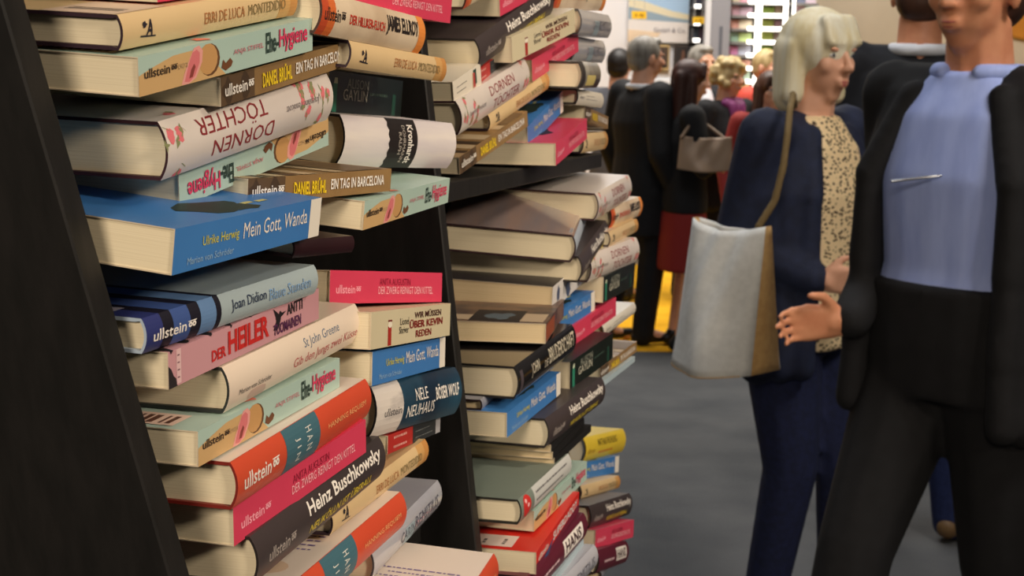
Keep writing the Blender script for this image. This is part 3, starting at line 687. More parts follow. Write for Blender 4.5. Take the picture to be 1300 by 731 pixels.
LIB = {}
def place_books():
    for (bid, des, x, y, z, yaw, tx, ty, k, trim, cut, flip, grp, label) in BOOKS:
        L, T = DIM[des]
        L, T, W = L * k - trim, T * k, WID[des] * k
        L = cut or L
        key = (des, k, trim, cut, flip)
        if key not in LIB:
            LIB[key] = build_book(D[des], L, W, T, bool(flip))
            if des == 'silver':      # its loose jacket stands off the boards at the far corner
                for nm, me, ms, lb in LIB[key]:
                    if nm != 'page_block':
                        for v in me.vertices:
                            if v.co.z > T * .9:
                                v.co.z += .030 * (max(0, v.co.x) / L) ** 1.3 * max(0, v.co.y / W)
        hard = D[des]['kind'] == 'H'
        root = empty('hardcover_book' if hard else 'paperback_book')
        A = Matrix.Rotation(tx, 4, 'X') @ Matrix.Rotation(ty, 4, 'Y')
        Z = Matrix(((math.sin(yaw), -math.cos(yaw), 0, 0), (math.cos(yaw), math.sin(yaw), 0, 0), (0, 0, 1, 0), (0, 0, 0, 1)))
        R = A @ Z
        off = R @ Vector((trim, 0, 0))
        root.matrix_world = Matrix.Translation(Vector((x, y, z)) + off) @ R
        tag(root, label, 'book', grp)
        for (nm, me, mats, lab) in LIB[key]:
            if not me.materials:
                for m_ in mats:
                    me.materials.append(m_)
            o = bpy.data.objects.new(nm, me)
            COL.objects.link(o)
            o.parent = root
            if lab:
                o['kind'] = lab
place_books()

# ------------------------------------------------------------------ people
def hull_cone(bm, p0, r0, p1, r1, sub=2):
    """tapered capsule between two joints"""
    t = bmesh.new()
    bmesh.ops.create_icosphere(t, subdivisions=sub, radius=1.0)
    co = [v.co.copy() for v in t.verts]
    t.free()
    p0, p1 = Vector(p0), Vector(p1)
    vs = [bm.verts.new(p0 + c * r0) for c in co] + [bm.verts.new(p1 + c * r1) for c in co]
    r = bmesh.ops.convex_hull(bm, input=vs)
    junk = [g for g in r['geom_interior'] if isinstance(g, bmesh.types.BMVert)]
    if junk:
        bmesh.ops.delete(bm, geom=list(set(junk)), context='VERTS')
def ball(bm, c, r, rot=None, sub=3):
    m = Matrix.Translation(Vector(c)) @ (rot.to_4x4() if rot else Matrix.Identity(4)) @ Matrix.Diagonal((r[0], r[1], r[2], 1))
    bmesh.ops.create_icosphere(bm, subdivisions=sub, radius=1.0, matrix=m)
def loft(bm, secs, n=20, power=2.4):
    """closed tube of super-ellipse sections (cx, cy, z, rx, ry)"""
    rings = []
    for cx, cy, z, rx, ry in secs:
        ring = []
        for i in range(n):
            a = 2 * PI * i / n
            c, s = math.cos(a), math.sin(a)
            e = 2.0 / power
            ring.append(bm.verts.new((cx + rx * math.copysign(abs(c) ** e, c), cy + ry * math.copysign(abs(s) ** e, s), z)))
        rings.append(ring)
    for a, b in zip(rings, rings[1:]):
        for i in range(n):
            j = (i + 1) % n
            bm.faces.new((a[i], a[j], b[j], b[i]))
    bm.faces.new(rings[0][::-1])
    bm.faces.new(rings[-1])
def grow(name, bm, m, parent, voxel=0.010, smooth=6):
    """fuse the overlapping shapes of one part into a single continuous skin"""
    bmesh.ops.recalc_face_normals(bm, faces=bm.faces[:])
    me = bpy.data.meshes.new(name)
    bm.to_mesh(me)
    bm.free()
    ob = bpy.data.objects.new(name, me)
    COL.objects.link(ob)
    md = ob.modifiers.new('fuse', 'REMESH')
    md.mode = 'VOXEL'
    md.voxel_size = voxel
    sm = ob.modifiers.new('soft', 'SMOOTH')
    sm.factor = 0.5
    sm.iterations = smooth
    bpy.context.view_layer.update()
    dg = bpy.context.evaluated_depsgraph_get()
    out = bpy.data.meshes.new_from_object(ob.evaluated_get(dg))
    bpy.data.objects.remove(ob)
    bpy.data.meshes.remove(me)
    o = obj(name, out, m, parent, smooth=True)
    return o
SKIN = mat('skin', (226, 172, 142), 0.5, (216, 160, 130), 20)
SKIN2 = mat('skin_warm', (216, 150, 112), 0.5, (204, 134, 98), 20)
EYEW = mat('eye_white', (232, 228, 222), 0.3)
IRIS = mat('iris', (62, 74, 84), 0.2)
LIPS = mat('lips', (176, 92, 86), 0.45)
def hairmat(k, a, b):
    return mat('hair_' + k, a, 0.5, b, 26, (1, 1, 0.12), bump=0.6, lo=.3, hi=.7)
def hand(bm, w, d, pn, side, size, curl=0.5):
    """palm and five fingers; w wrist, d pointing direction, pn palm normal, side: thumb side vector"""
    w, d, pn, side = Vector(w), Vector(d).normalized(), Vector(pn).normalized(), Vector(side).normalized()
    k = size / 0.19
    hull_cone(bm, w, .024 * k, w + d * .03 * k, .026 * k, 1)
    for t in (-.028, -.01, .01, .028):
        hull_cone(bm, w + d * .02 * k + side * t * .6 * k, .016 * k, w + d * .088 * k + side * t * k, .0135 * k, 1)
    for i, (t, L) in enumerate(((.030, .066), (.010, .076), (-.010, .070), (-.030, .054))):
        p = w + d * .09 * k + side * t * k
        dd = d.copy()
        r = .0092
        for j, fr in enumerate((.45, .32, .27)):
            a = curl * (0.45, 0.75, 0.6)[j]
            dd = (dd * math.cos(a) + pn * math.sin(a)).normalized()
            q = p + dd * L * fr * k
            hull_cone(bm, p, r * k, q, (r - .0009) * k, 1)
            p, r = q, r - .0009
    p = w + d * .028 * k + side * .026 * k
    q = p + (d * .55 + side * .75 + pn * .3).normalized() * .042 * k
    hull_cone(bm, p, .0135 * k, q, .0115 * k, 1)
    hull_cone(bm, q, .0115 * k, q + (d * .85 + side * .25 + pn * .4).normalized() * .032 * k, .0095 * k, 1)

def person(label, x, y, az, h, pose, wear, hair, skin=None, voxel=0.012, face=True, group=None, headturn=0.0):
    """faces its own +Y; x to its right. pose values are in body heights"""
    skin = skin or SKIN
    root = empty('person', (x, y, 0), -math.radians(az))
    tag(root, label, 'person', group)
    J = dict(rel=(.155, -.02, .63), rwr=(.16, .04, .49), lel=(-.155, -.02, .63), lwr=(-.16, .04, .49),
             rkn=(.055, .02, .285), ran=(.06, -.01, .045), lkn=(-.055, .02, .285), lan=(-.06, -.01, .045),
             rtoe=(.07, .09, .018), ltoe=(-.07, .09, .018), lean=0.0)
    J.update(pose)
    H = lambda p: Vector((p[0] * h, p[1] * h, p[2] * h))
    lean = J['lean']
    Rh = Matrix.Rotation(-math.radians(headturn), 3, 'Z')
    hc = Vector((0, .012 + lean, .925)) * h           # head centre
    hs = 0.132 * h                                   # head height
    def hp(a, b, c):                                 # head-relative point in head heights
        return hc + Rh @ Vector((a, b, c)) * hs
    sh = {'r': H((.108, -.005 + lean * .8, .808)), 'l': H((-.108, -.005 + lean * .8, .808))}
    hip = {'r': H((.052, 0, .50)), 'l': H((-.052, 0, .50))}
    el = {'r': H(J['rel']), 'l': H(J['lel'])}
    wr = {'r': H(J['rwr']), 'l': H(J['lwr'])}
    kn = {'r': H(J['rkn']), 'l': H(J['lkn'])}
    an = {'r': H(J['ran']), 'l': H(J['lan'])}
    toe = {'r': H(J['rtoe']), 'l': H(J['ltoe'])}
    # --- body: one skin from head to ankles
    bm = bmesh.new()
    ball(bm, hp(0, -.06, .10), (.335 * hs, .42 * hs, .40 * hs), Rh)
    ball(bm, hp(0, .08, -.12), (.275 * hs, .30 * hs, .36 * hs), Rh)
    hull_cone(bm, hp(0, .16, -.40), .13 * hs, hp(0, .10, -.22), .24 * hs)
    if face:
        hull_cone(bm, hp(0, .37, .06), .035 * hs, hp(0, .46, -.12), .058 * hs, 1)
        for sx in (-1, 1):
            ball(bm, hp(.05 * sx, .42, -.13), (.04 * hs, .04 * hs, .035 * hs), None, 2)
            ball(bm, hp(.16 * sx, .25, -.08), (.13 * hs, .10 * hs, .12 * hs), None, 2)
            ball(bm, hp(.13 * sx, .34, .10), (.12 * hs, .05 * hs, .035 * hs), None, 2)
        ball(bm, hp(0, .36, -.26), (.11 * hs, .05 * hs, .035 * hs), None, 2)
        ball(bm, hp(0, .355, -.31), (.095 * hs, .05 * hs, .035 * hs), None, 2)
    for sx in (-1, 1):
        ball(bm, hp(.345 * sx, -.03, -.03), (.04 * hs, .08 * hs, .14 * hs), Rh, 2)
    hull_cone(bm, hp(0, -.06, -.28), .036 * h, H((0, -.008 + lean * .8, .815)), .040 * h)
    loft(bm, [(0, 0, .50 * h, .075 * h, .05 * h), (0, lean * .2 * h, .60 * h, .068 * h, .048 * h), (0, lean * .6 * h, .72 * h, .085 * h, .055 * h), (0, lean * .8 * h, .80 * h, .08 * h, .045 * h), (0, lean * .8 * h, .835 * h, .04 * h, .035 * h)])
    for q in 'rl':
        hull_cone(bm, sh[q], .030 * h, el[q], .022 * h)
        hull_cone(bm, el[q], .022 * h, wr[q], .0155 * h)
        hull_cone(bm, hip[q], .045 * h, kn[q], .030 * h)
        hull_cone(bm, kn[q], .030 * h, an[q], .020 * h)
        hull_cone(bm, an[q], .021 * h, toe[q], .016 * h)
        sx = 1 if q == 'r' else -1
        d = (wr[q] - el[q]).normalized()
        hd = J.get(q + 'hd', (d, Vector((-sx, 0, 0)), Vector((0, 1, 0))))
        hand(bm, wr[q], hd[0], hd[1], hd[2], .108 * h, J.get('curl', .45))
    grow('body', bm, skin, root, min(voxel, 0.0068), 3)
    if face:
        for sx in (-1, 1):
            b = bmesh.new()
            ball(b, hp(.15 * sx, .30, .035), (.060 * hs, .045 * hs, .036 * hs), None, 2)
            e = obj('eye', b, EYEW, root, smooth=True)
            b = bmesh.new()
            ball(b, hp(.15 * sx, .338, .035), (.028 * hs, .014 * hs, .030 * hs), None, 2)
            obj('iris', b, IRIS, e, smooth=True)
            b = bmesh.new()
            hull_cone(b, hp(.07 * sx, .375, .125), .014 * hs, hp(.24 * sx, .30, .135), .010 * hs, 1)
            obj('eyebrow', b, hair[1], root, smooth=True)
        b = bmesh.new()
        ball(b, hp(0, .385, -.265), (.085 * hs, .022 * hs, .016 * hs), None, 2)
        ball(b, hp(0, .38, -.305), (.07 * hs, .022 * hs, .018 * hs), None, 2)
        grow('mouth', b, LIPS, root, 0.003, 2)
    # --- hair
    b = bmesh.new()
    style, hm = hair[0], hair[1]
    if style == 'short':
        ball(b, hp(0, -.09, .14), (.365 * hs, .43 * hs, .42 * hs), Rh)
        ball(b, hp(0, -.22, -.06), (.33 * hs, .27 * hs, .30 * hs), Rh)
        ball(b, hp(0, .20, .40), (.24 * hs, .15 * hs, .12 * hs), Rh)
    elif style == 'bob':
        ball(b, hp(0, -.07, .15), (.42 * hs, .47 * hs, .44 * hs), Rh)
        for sx in (-1, 1):
            hull_cone(b, hp(.33 * sx, -.08, .12), .13 * hs, hp(.36 * sx, -.08, -.42), .14 * hs)
            hull_cone(b, hp(.25 * sx, -.24, .1), .2 * hs, hp(.25 * sx, -.22, -.46), .2 * hs)
        hull_cone(b, hp(0, -.33, .1), .22 * hs, hp(0, -.30, -.48), .2 * hs)
        for i in range(7):
            u = -.24 + .08 * i
            hull_cone(b, hp(u * .8, .24, .42), .09 * hs, hp(u, .375 - .25 * u * u, .17), .05 * hs, 1)
    elif style == 'long':
        ball(b, hp(0, -.08, .15), (.40 * hs, .46 * hs, .43 * hs), Rh)
        for sx in (-1, 1):
            hull_cone(b, hp(.31 * sx, -.03, .1), .13 * hs, hp(.36 * sx, -.06, -.95), .14 * hs)
            hull_cone(b, hp(.2 * sx, -.3, .1), .22 * hs, hp(.2 * sx, -.34, -1.15), .2 * hs)
        hull_cone(b, hp(-.2, .27, .36), .1 * hs, hp(-.3, .27, .12), .06 * hs, 1)
        hull_cone(b, hp(.15, .29, .38), .1 * hs, hp(.29, .27, .12), .06 * hs, 1)
        hull_cone(b, hp(0, .30, .38), .1 * hs, hp(-.05, .35, .2), .05 * hs, 1)
    elif style == 'curly':
        r = random.Random(5)
        ball(b, hp(0, -.06, .12), (.42 * hs, .45 * hs, .43 * hs), Rh)
        for i in range(70):
            a, e = r.random() * 2 * PI, r.random() * 1.9 - .75
            p = Vector((math.sin(a) * math.cos(e) * .46, math.cos(a) * math.cos(e) * .47 - .06, math.sin(e) * .46 + .1))
            if p.y > .2 and p.z < .25:
                continue
            ball(b, hp(p.x, p.y, p.z), (.115 * hs, .115 * hs, .115 * hs), None, 2)
    grow('hair', b, hm, root, max(0.006, voxel * .7), 3)
    # --- clothes
    for item in wear:
        kind, m = item[0], item[1]
        o_ = item[2] if len(item) > 2 else {}
        g = o_.get('g', 1.0)
        b = bmesh.new()
        if kind in ('jacket', 'top', 'coat'):
            lo = o_.get('lo') or {'jacket': .46, 'top': .48, 'coat': .36}[kind]
            wd = o_.get('w', 1.0)
            if o_.get('open'):
                # two front panels and a back, open down the middle
                gap = o_['open']
                for sx in (-1, 1):
                    for (z, xx, yy, rr) in ((.80, .075, .028, .030), (.72, .085, .045, .032), (.62, .085, .045, .033), (.53, .092, .046, .033), (.46, .096, .046, .030)):
                        pass
                    pts = [((gap * .55 + .022) * sx, .036 + lean * .8, .81), ((gap + .03) * sx, .062 + lean * .6, .72), ((gap + .032) * sx, .062 + lean * .3, .62), ((gap + .034) * sx, .066, .53), ((gap + .038) * sx, .066, lo)]
                    for a_, c_ in zip(pts, pts[1:]):
                        hull_cone(b, H(a_), .017 * h, H(c_), .019 * h)
                    side = [(.098 * sx, 0 + lean * .8, .80), (.104 * sx, .0 + lean * .6, .72), (.098 * sx, .0 + lean * .3, .62), (.108 * sx, .0, .53), (.112 * sx, 0, lo)]
                    for i in range(4):
                        vv = [H(pts[i]), H(pts[i + 1]), H(side[i]), H(side[i + 1])]
                        hull_cone(b, vv[2], .030 * h, vv[3], .032 * h)
                        hull_cone(b, (vv[0] + vv[2]) / 2, .024 * h, (vv[1] + vv[3]) / 2, .026 * h)
                for i, (z, rx) in enumerate(((lo, .10), (.53, .10), (.62, .09), (.72, .10))):
                    z2 = (.53, .62, .72, .81)[i]
                    for xx in (-.07, -.035, 0, .035, .07):
                        hull_cone(b, H((xx, -.045 + lean * (z - .5) * 2, z)), .026 * h, H((xx, -.045 + lean * (z2 - .5) * 2, z2)), .026 * h)
            else:
                loft(b, [(0, 0, lo * h, .106 * h * wd, .078 * h)] + ([(0, 0, .53 * h, .104 * h * wd, .078 * h)] if lo < .53 else []) + [(0, lean * .3 * h, .62 * h, .094 * h * wd, .070 * h), (0, lean * .6 * h, .72 * h, .108 * h * wd, .078 * h),
                         (0, lean * .8 * h, .79 * h, .104 * h * wd, .062 * h), (0, lean * .8 * h, .822 * h, .062 * h, .046 * h), (0, lean * .8 * h, .838 * h, .044 * h, .04 * h)])
            if not o_.get('sleeveless'):
                for q in 'rl':
                    hull_cone(b, sh[q], .045 * h * g, el[q], .034 * h * g)
                    wq = el[q].lerp(wr[q], o_.get('sleeve', .97))
                    hull_cone(b, el[q], .034 * h * g, wq, .026 * h * g)
                hull_cone(b, sh['r'], .038 * h, sh['l'], .038 * h)
        elif kind in ('trousers',):
            wq = o_.get('wide', 1.0)
            loft(b, [(0, 0, .475 * h, .095 * h * wq, .068 * h * wq), (0, 0, .53 * h, .100 * h * wq, .072 * h * wq), (0, 0, o_.get('hi', .60) * h, .084 * h * (wq + .16 * (wq > 1)), .062 * h * (wq + .2 * (wq > 1)))])
            for q in 'rl':
                hull_cone(b, hip[q], .060 * h * g, kn[q], .041 * h * g)
                hull_cone(b, kn[q], .041 * h * g, an[q] + Vector((0, 0, -.012 * h)), .032 * h * g)
        elif kind == 'skirt':
            loft(b, [(0, 0, o_.get('lo', .28) * h, .115 * h, .085 * h), (0, 0, .45 * h, .105 * h, .078 * h), (0, 0, .6 * h, .078 * h, .06 * h)])
        elif kind == 'collar':
            for i in range(12):
                a0, a1 = 2 * PI * i / 12, 2 * PI * (i + 1) / 12
                if o_.get('gapf') and (i in (2, 3)):
                    continue
                c0 = H((0, -.004 + lean * .8, .836))
                hull_cone(b, c0 + Vector((math.cos(a0) * .046 * h, math.sin(a0) * .042 * h, 0)), .0125 * h, c0 + Vector((math.cos(a1) * .046 * h, math.sin(a1) * .042 * h, 0)), .0125 * h, 1)
        elif kind == 'scarf':
            hull_cone(b, H((-.035, .03, .835)), .022 * h, H((.035, .03, .835)), .022 * h)
            hull_cone(b, H((-.02, .05, .825)), .022 * h, H((.0, .078, .70)), .018 * h)
            hull_cone(b, H((.025, .05, .825)), .02 * h, H((.012, .082, .64)), .016 * h)
        elif kind == 'shirt_front':
            loft(b, [(0, .02 * h, .60 * h, .05 * h, .062 * h), (0, .02 * h, .72 * h, .055 * h, .066 * h), (0, .018 * h, .80 * h, .04 * h, .045 * h), (0, .012 * h, .83 * h, .036 * h, .036 * h)])
        nm = {'shirt_front': 'shirt'}.get(kind, kind)
        grow(o_.get('name', nm), b, m, root, voxel, o_.get('smooth', 5))
    # --- shoes
    shoe = pose.get('shoe')
    if shoe:
        for q in 'rl':
            b = bmesh.new()
            a_, t_ = an[q], toe[q]
            d = (t_ - a_)
            d.z = 0
            d.normalize()
            z = min(a_.z - .03 * h, t_.z)
            hull_cone(b, Vector((a_.x, a_.y, z + .012 * h)) - d * .022 * h, .020 * h, Vector((t_.x, t_.y, z + .008 * h)) + d * .012 * h, .017 * h)
            hull_cone(b, a_, .026 * h, Vector((a_.x, a_.y, z + .012 * h)) + d * .03 * h, .021 * h)
            grow('shoe', b, shoe, root, .008, 3)
    return root

NAVY = mat('navy_wool', (28, 36, 62), 0.8, (22, 28, 50), 30, bump=.1)
BLACKC = mat('black_cloth', (20, 20, 23), 0.85, (15, 15, 18), 24, bump=.15)
CHAR = mat('charcoal_suit', (34, 36, 42), 0.8, (28, 30, 36), 30, bump=.1)
JEANS = mat('blue_denim', (40, 52, 96), 0.85, (32, 42, 82), 60, bump=.2)
DKJEAN = mat('dark_navy_denim', (26, 34, 70), 0.85, (20, 27, 56), 60, bump=.2)
BSHIRT = mat('blue_shirt_cotton', (166, 184, 240), 0.7, (152, 170, 230), 30, (1, 1, .2), bump=.15)
WSHIRT = mat('white_shirt_cotton', (226, 228, 234), 0.7)
LEO = mat('leopard_print', (70, 52, 38), 0.75, (236, 210, 164), 70, (1, 1, 1.6), kind='voronoi', lo=.3, hi=.46)
REDC = mat('dark_red_cloth', (136, 34, 30), 0.8)
CORAL = mat('coral_jacket', (206, 74, 58), 0.75)
PURPLE = mat('purple_scarf_silk', (150, 70, 130), 0.5, (120, 50, 104), 20)
BROWNS = mat('brown_shoe_leather', (120, 92, 58), 0.5)
BLACKS = mat('black_shoe_leather', (18, 17, 17), 0.35)
H_BLOND = hairmat('pale_blond', (246, 242, 222), (220, 202, 150))
H_GREY = hairmat('grey', (158, 154, 146), (96, 88, 78))
H_AUB = hairmat('auburn', (70, 34, 24), (44, 22, 17))
H_CURL = hairmat('golden', (206, 184, 134), (150, 122, 74))
H_DARK = hairmat('dark', (34, 28, 26), (22, 18, 17))
H_BROWN = hairmat('brown', (84, 52, 36), (50, 32, 24))
BGG = 'visitors standing in the background'
# walking woman in the foreground
person('woman walking right with pale blond bob, navy blazer and leopard print top', 0.80, 4.32, 134, 1.76,
       dict(rel=(.122, -.045, .645), rwr=(.09, .085, .60), rhd=(Vector((-.25, .95, .05)), Vector((-1, 0, 0)), Vector((0, .1, 1))), lel=(-.15, -.03, .63), lwr=(-.15, .07, .51),
            rkn=(.028, .012, .285), ran=(.02, -.035, .05), lkn=(-.055, .055, .285), lan=(-.06, .06, .045), rtoe=(.025, .055, .02), ltoe=(-.06, .145, .018), shoe=BLACKS),
       [('top', LEO, dict(sleeveless=1)), ('jacket', NAVY, dict(open=.050)), ('trousers', DKJEAN, dict(g=1.08))], ('bob', H_BLOND), voxel=.010, headturn=8)
# man in the blue shirt
person('man walking past in bright blue shirt, open dark jacket and black trousers', 0.985, 3.42, 228, 1.93,
       dict(rel=(.118, -.035, .64), rwr=(.08, .10, .555), rhd=(Vector((.67, .74, -.05)), Vector((-.7, .67, -.2)), Vector((0, .15, 1))), lel=(-.165, -.05, .63), lwr=(-.175, -.02, .48), curl=.7,
            rkn=(.055, .10, .30), ran=(.06, .17, .05), rtoe=(.065, .26, .03), lkn=(-.055, -.02, .285), lan=(-.055, -.14, .06), ltoe=(-.06, -.05, .02), shoe=BLACKS),
       [('top', BSHIRT, dict(sleeveless=1, name='shirt', lo=.585)), ('collar', BSHIRT, dict(gapf=1)), ('jacket', BLACKC, dict(open=.060, g=.92)), ('trousers', BLACKC, dict(g=1.12, hi=.605, wide=1.14))], ('short', H_BROWN), skin=SKIN2, voxel=.010)
# man seen from behind in dark jacket and jeans
person('man seen from behind in dark jacket with white collar and blue jeans', 1.315, 5.25, 12, 1.97,
       dict(rkn=(.075, .02, .285), ran=(.10, 0, .045), rtoe=(.125, .085, .018), shoe=BROWNS, lkn=(-.03, .02, .285), lan=(-.035, -.01, .045), ltoe=(-.04, .08, .018)),
       [('collar', WSHIRT), ('jacket', CHAR, dict(g=1.05, w=1.08)), ('trousers', JEANS, dict(g=1.05))], ('short', H_BROWN), skin=SKIN2, voxel=.012)
# background visitors
person('grey haired man in long black coat standing beside the far end of the stand', 0.685, 8.62, 62, 1.68,
       dict(shoe=BLACKS, lan=(-.045, -.10, .045), ltoe=(-.05, 0, .018), lkn=(-.05, -.02, .285), rel=(.16, -.03, .63), rwr=(.15, .05, .49)),
       [('coat', BLACKC, dict(g=1.15, w=1.1)), ('trousers', BLACKC, dict(g=1.15)), ('collar', WSHIRT)], ('short', H_GREY), voxel=.012, group=BGG, headturn=5)
person('woman with long auburn hair, dark cardigan and dark red skirt, arms folded', 0.91, 8.45, 84, 1.56,
       dict(rel=(.15, .03, .64), rwr=(.0, .11, .665), rhd=(Vector((-1, .1, .1)), Vector((0, -1, 0)), Vector((0, .2, 1))), lel=(-.15, .03, .63), lwr=(.0, .12, .635), lhd=(Vector((1, .1, .1)), Vector((0, -1, 0)), Vector((0, .2, 1))), shoe=BLACKS),
       [('top', BLACKC, dict(g=1.05, sleeve=.8, name='cardigan')), ('skirt', REDC)], ('long', H_AUB), voxel=.012, group=BGG)
person('dark suited man with grey hair behind the auburn haired woman', 1.16, 10.1, 150, 1.63, dict(shoe=BLACKS),
       [('shirt_front', WSHIRT), ('jacket', CHAR, dict(open=.035)), ('trousers', CHAR)], ('short', H_GREY), voxel=.014, group=BGG)
person('curly blond woman in black jacket with purple scarf', 1.215, 9.2, 138, 1.56, dict(shoe=BLACKS, rel=(.15, .0, .64), rwr=(.09, .11, .60)),
       [('shirt_front', WSHIRT), ('jacket', BLACKC, dict(open=.03)), ('scarf', PURPLE), ('trousers', BLACKC)], ('curly', H_CURL), voxel=.012, group=BGG)
person('blond woman in coral red jacket in front of the glowing shelves', 1.57, 10.1, 130, 1.61, dict(shoe=BLACKS),
       [('jacket', CORAL, dict(g=1.1)), ('trousers', BLACKC)], ('short', H_CURL), voxel=.014, group=BGG)
person('dark haired woman in red top looking towards the camera', 1.40, 8.8, 165, 1.50, dict(shoe=BLACKS),
       [('top', REDC), ('trousers', BLACKC)], ('long', H_BROWN), voxel=.012, group=BGG)
person('dark haired visitor in grey jacket half hidden by the grey haired man', 0.64, 10.0, 20, 1.60, dict(shoe=BLACKS),
       [('jacket', mat('grey_jacket', (84, 84, 90), .8)), ('trousers', BLACKC)], ('short', H_DARK), voxel=.014, face=False, group=BGG)

# ------------------------------------------------------------------ bags and things carried
CANVAS = mat('white_canvas', (242, 244, 242), 0.85, (232, 234, 232), 60, bump=.15)
TANC = mat('tan_canvas', (206, 168, 112), 0.85, (192, 152, 98), 60, bump=.15)
def make_bag(label, loc, rz, w, d, h, mf, mg, strap_pts, strap_m, seed=1, sag=.02, cat='bag'):
    root = empty('tote_bag' if h > .3 else 'handbag', loc, rz)
    tag(root, label, cat)
    r = random.Random(seed)
    n, k = 16, 18
    def pt(u, v, side):      # u 0..1 across, v 0..1 up; side 1 front (-y), -1 back
        bulge = math.sin(PI * min(max(u, 0), 1)) ** .7 * (1 - .75 * v) * d * .5
        wr_ = .012 * math.sin(9 * u + 5 * v + seed) * (1 - v) + .010 * math.sin(17 * u - 7 * v) * v
        ww = w * (.94 + .08 * (1 - v))
        return Vector(((u - .5) * ww, -side * (d * .22 * (1 - .8 * v) + bulge * .6 + wr_ * math.sin(PI * u)), v * h - sag * math.sin(PI * u) * (v ** 3) - .012 * math.sin(PI * u) * (1 - v)))
    for nm, side in (('front_panel', 1), ('back_panel', -1)):
        bm = bmesh.new()
        g = [[bm.verts.new(pt(i / n, j / k, side)) for i in range(n + 1)] for j in range(k + 1)]
        for j in range(k):
            for i in range(n):
                bm.faces.new((g[j][i], g[j][i + 1], g[j + 1][i + 1], g[j + 1][i]))
        bmesh.ops.recalc_face_normals(bm, faces=bm.faces[:])
        bmesh.ops.solidify(bm, geom=bm.faces[:], thickness=.003)
        obj(nm, bm, mf, root, smooth=True)
    bm = bmesh.new()
    for u in (0, 1):
        a = [(pt(u, j / k, 1), pt(u, j / k, -1)) for j in range(k + 1)]
        vv = [(bm.verts.new(p), bm.verts.new(q)) for p, q in a]
        for j in range(k):
            bm.faces.new((vv[j][0], vv[j][1], vv[j + 1][1], vv[j + 1][0]))
    a = [(pt(i / n, 0, 1), pt(i / n, 0, -1)) for i in range(n + 1)]
    vv = [(bm.verts.new(p), bm.verts.new(q)) for p, q in a]
    for j in range(n):
        bm.faces.new((vv[j][0], vv[j][1], vv[j + 1][1], vv[j + 1][0]))
    bmesh.ops.remove_doubles(bm, verts=bm.verts[:], dist=1e-4)
    bmesh.ops.recalc_face_normals(bm, faces=bm.faces[:])
    bmesh.ops.solidify(bm, geom=bm.faces[:], thickness=.003)
    obj('gusset', bm, mg, root, smooth=True)
    inv = root.matrix_basis.inverted() if False else (Matrix.Translation(Vector(loc)) @ Matrix.Rotation(rz, 4, 'Z')).inverted()
    for sp in strap_pts:
        bm = bmesh.new()
        P = [inv @ Vector(p) for p in sp]
        for i in range(len(P) - 1):
            hull_cone(bm, P[i], .011, P[i + 1], .011, 1)
        grow('strap', bm, strap_m, root, .005, 3)
    return root
make_bag('large white and tan canvas tote bag hanging from the blond woman\'s shoulder', (0.556, 4.02, 0.842), math.radians(-46), .25, .27, .372, CANVAS, TANC,
         [[(.62, 3.99, 1.205), (.66, 4.0, 1.27), (.68, 4.01, 1.36), (.69, 4.03, 1.44), (.70, 4.07, 1.50), (.72, 4.15, 1.535), (.74, 4.24, 1.50)]], mat('olive_strap', (120, 100, 64), .8), seed=2)
make_bag('taupe leather handbag on the arm of the auburn haired woman', (0.985, 8.20, 1.0), math.radians(-8), .28, .12, .17, mat('taupe_leather', (150, 126, 104), .5), mat('taupe_leather_dark', (126, 104, 84), .5),
         [[(.86, 8.2, 1.16), (.90, 8.22, 1.22), (.95, 8.26, 1.25), (1.0, 8.26, 1.22), (1.08, 8.2, 1.16)]], mat('taupe_leather_dark', (126, 104, 84), .5), seed=4, sag=.01)
# pen clipped to the blue shirt
pen = empty('pen', (0.83, 3.29, 1.395))
tag(pen, 'slim silver pen worn on the bright blue shirt', 'pen')
b = bmesh.new()
hull_cone(b, (-.045, 0, -.006), .0028, (.045, 0.0, .006), .0034, 2)
obj('barrel', b, mat('silver_metal', (200, 204, 210), .25, metal=1.0), pen, smooth=True)
b = bmesh.new()
hull_cone(b, (.046, 0, .0062), .0026, (.056, 0, .0075), .002, 2)
obj('cap', b, mat('silver_metal', (200, 204, 210), .25, metal=1.0), pen, smooth=True)

# ------------------------------------------------------------------ fair booth in the background
def panel(name, x0, x1, y, z0, z1, m, parent=None, th=.02):
    return box_obj(name, x0, x1, y, y + th, z0, z1, m, parent)
def sheet(name, pts, y, m, parent, th=.004):
    bm = bmesh.new()
    prism(bm, pts, y, y + th, 'y')
    return obj(name, bm, m, parent)
poster = empty('wall_poster', (1.17, 12.95, 1.62))
tag(poster, 'large pale blue poster with cream curved band on the white booth wall', 'poster')
def lp(pts):
    return [(a - 1.17, c - 1.62) for a, c in pts]
def psheet(name, pts, k, m):
    return sheet(name, lp(pts), -.01 - .004 * k, m, poster, .004)
psheet('backing', [(.895, 1.62), (1.46, 1.62), (1.46, 2.9), (.895, 2.9)], 0, flat((172, 204, 236), .6))
psheet('curved_band', [(.895, 1.96), (1.0, 1.95), (1.12, 1.91), (1.25, 1.87), (1.38, 1.845), (1.46, 1.84), (1.46, 1.80), (1.35, 1.805), (1.22, 1.825), (1.08, 1.86), (.895, 1.90)], 1, flat((232, 222, 190), .6))
psheet('grey_band', [(.895, 1.90), (1.08, 1.86), (1.22, 1.825), (1.35, 1.805), (1.46, 1.80), (1.46, 1.775), (.895, 1.80)], 1, flat((150, 172, 188), .6))
psheet('white_band', [(.895, 1.62), (1.46, 1.62), (1.46, 1.775), (.895, 1.80)], 1, flat((238, 232, 228), .6))
psheet('orange_fade', [(.895, 1.62), (1.10, 1.62), (1.16, 1.70), (.895, 1.72)], 2, flat((240, 216, 186), .6))
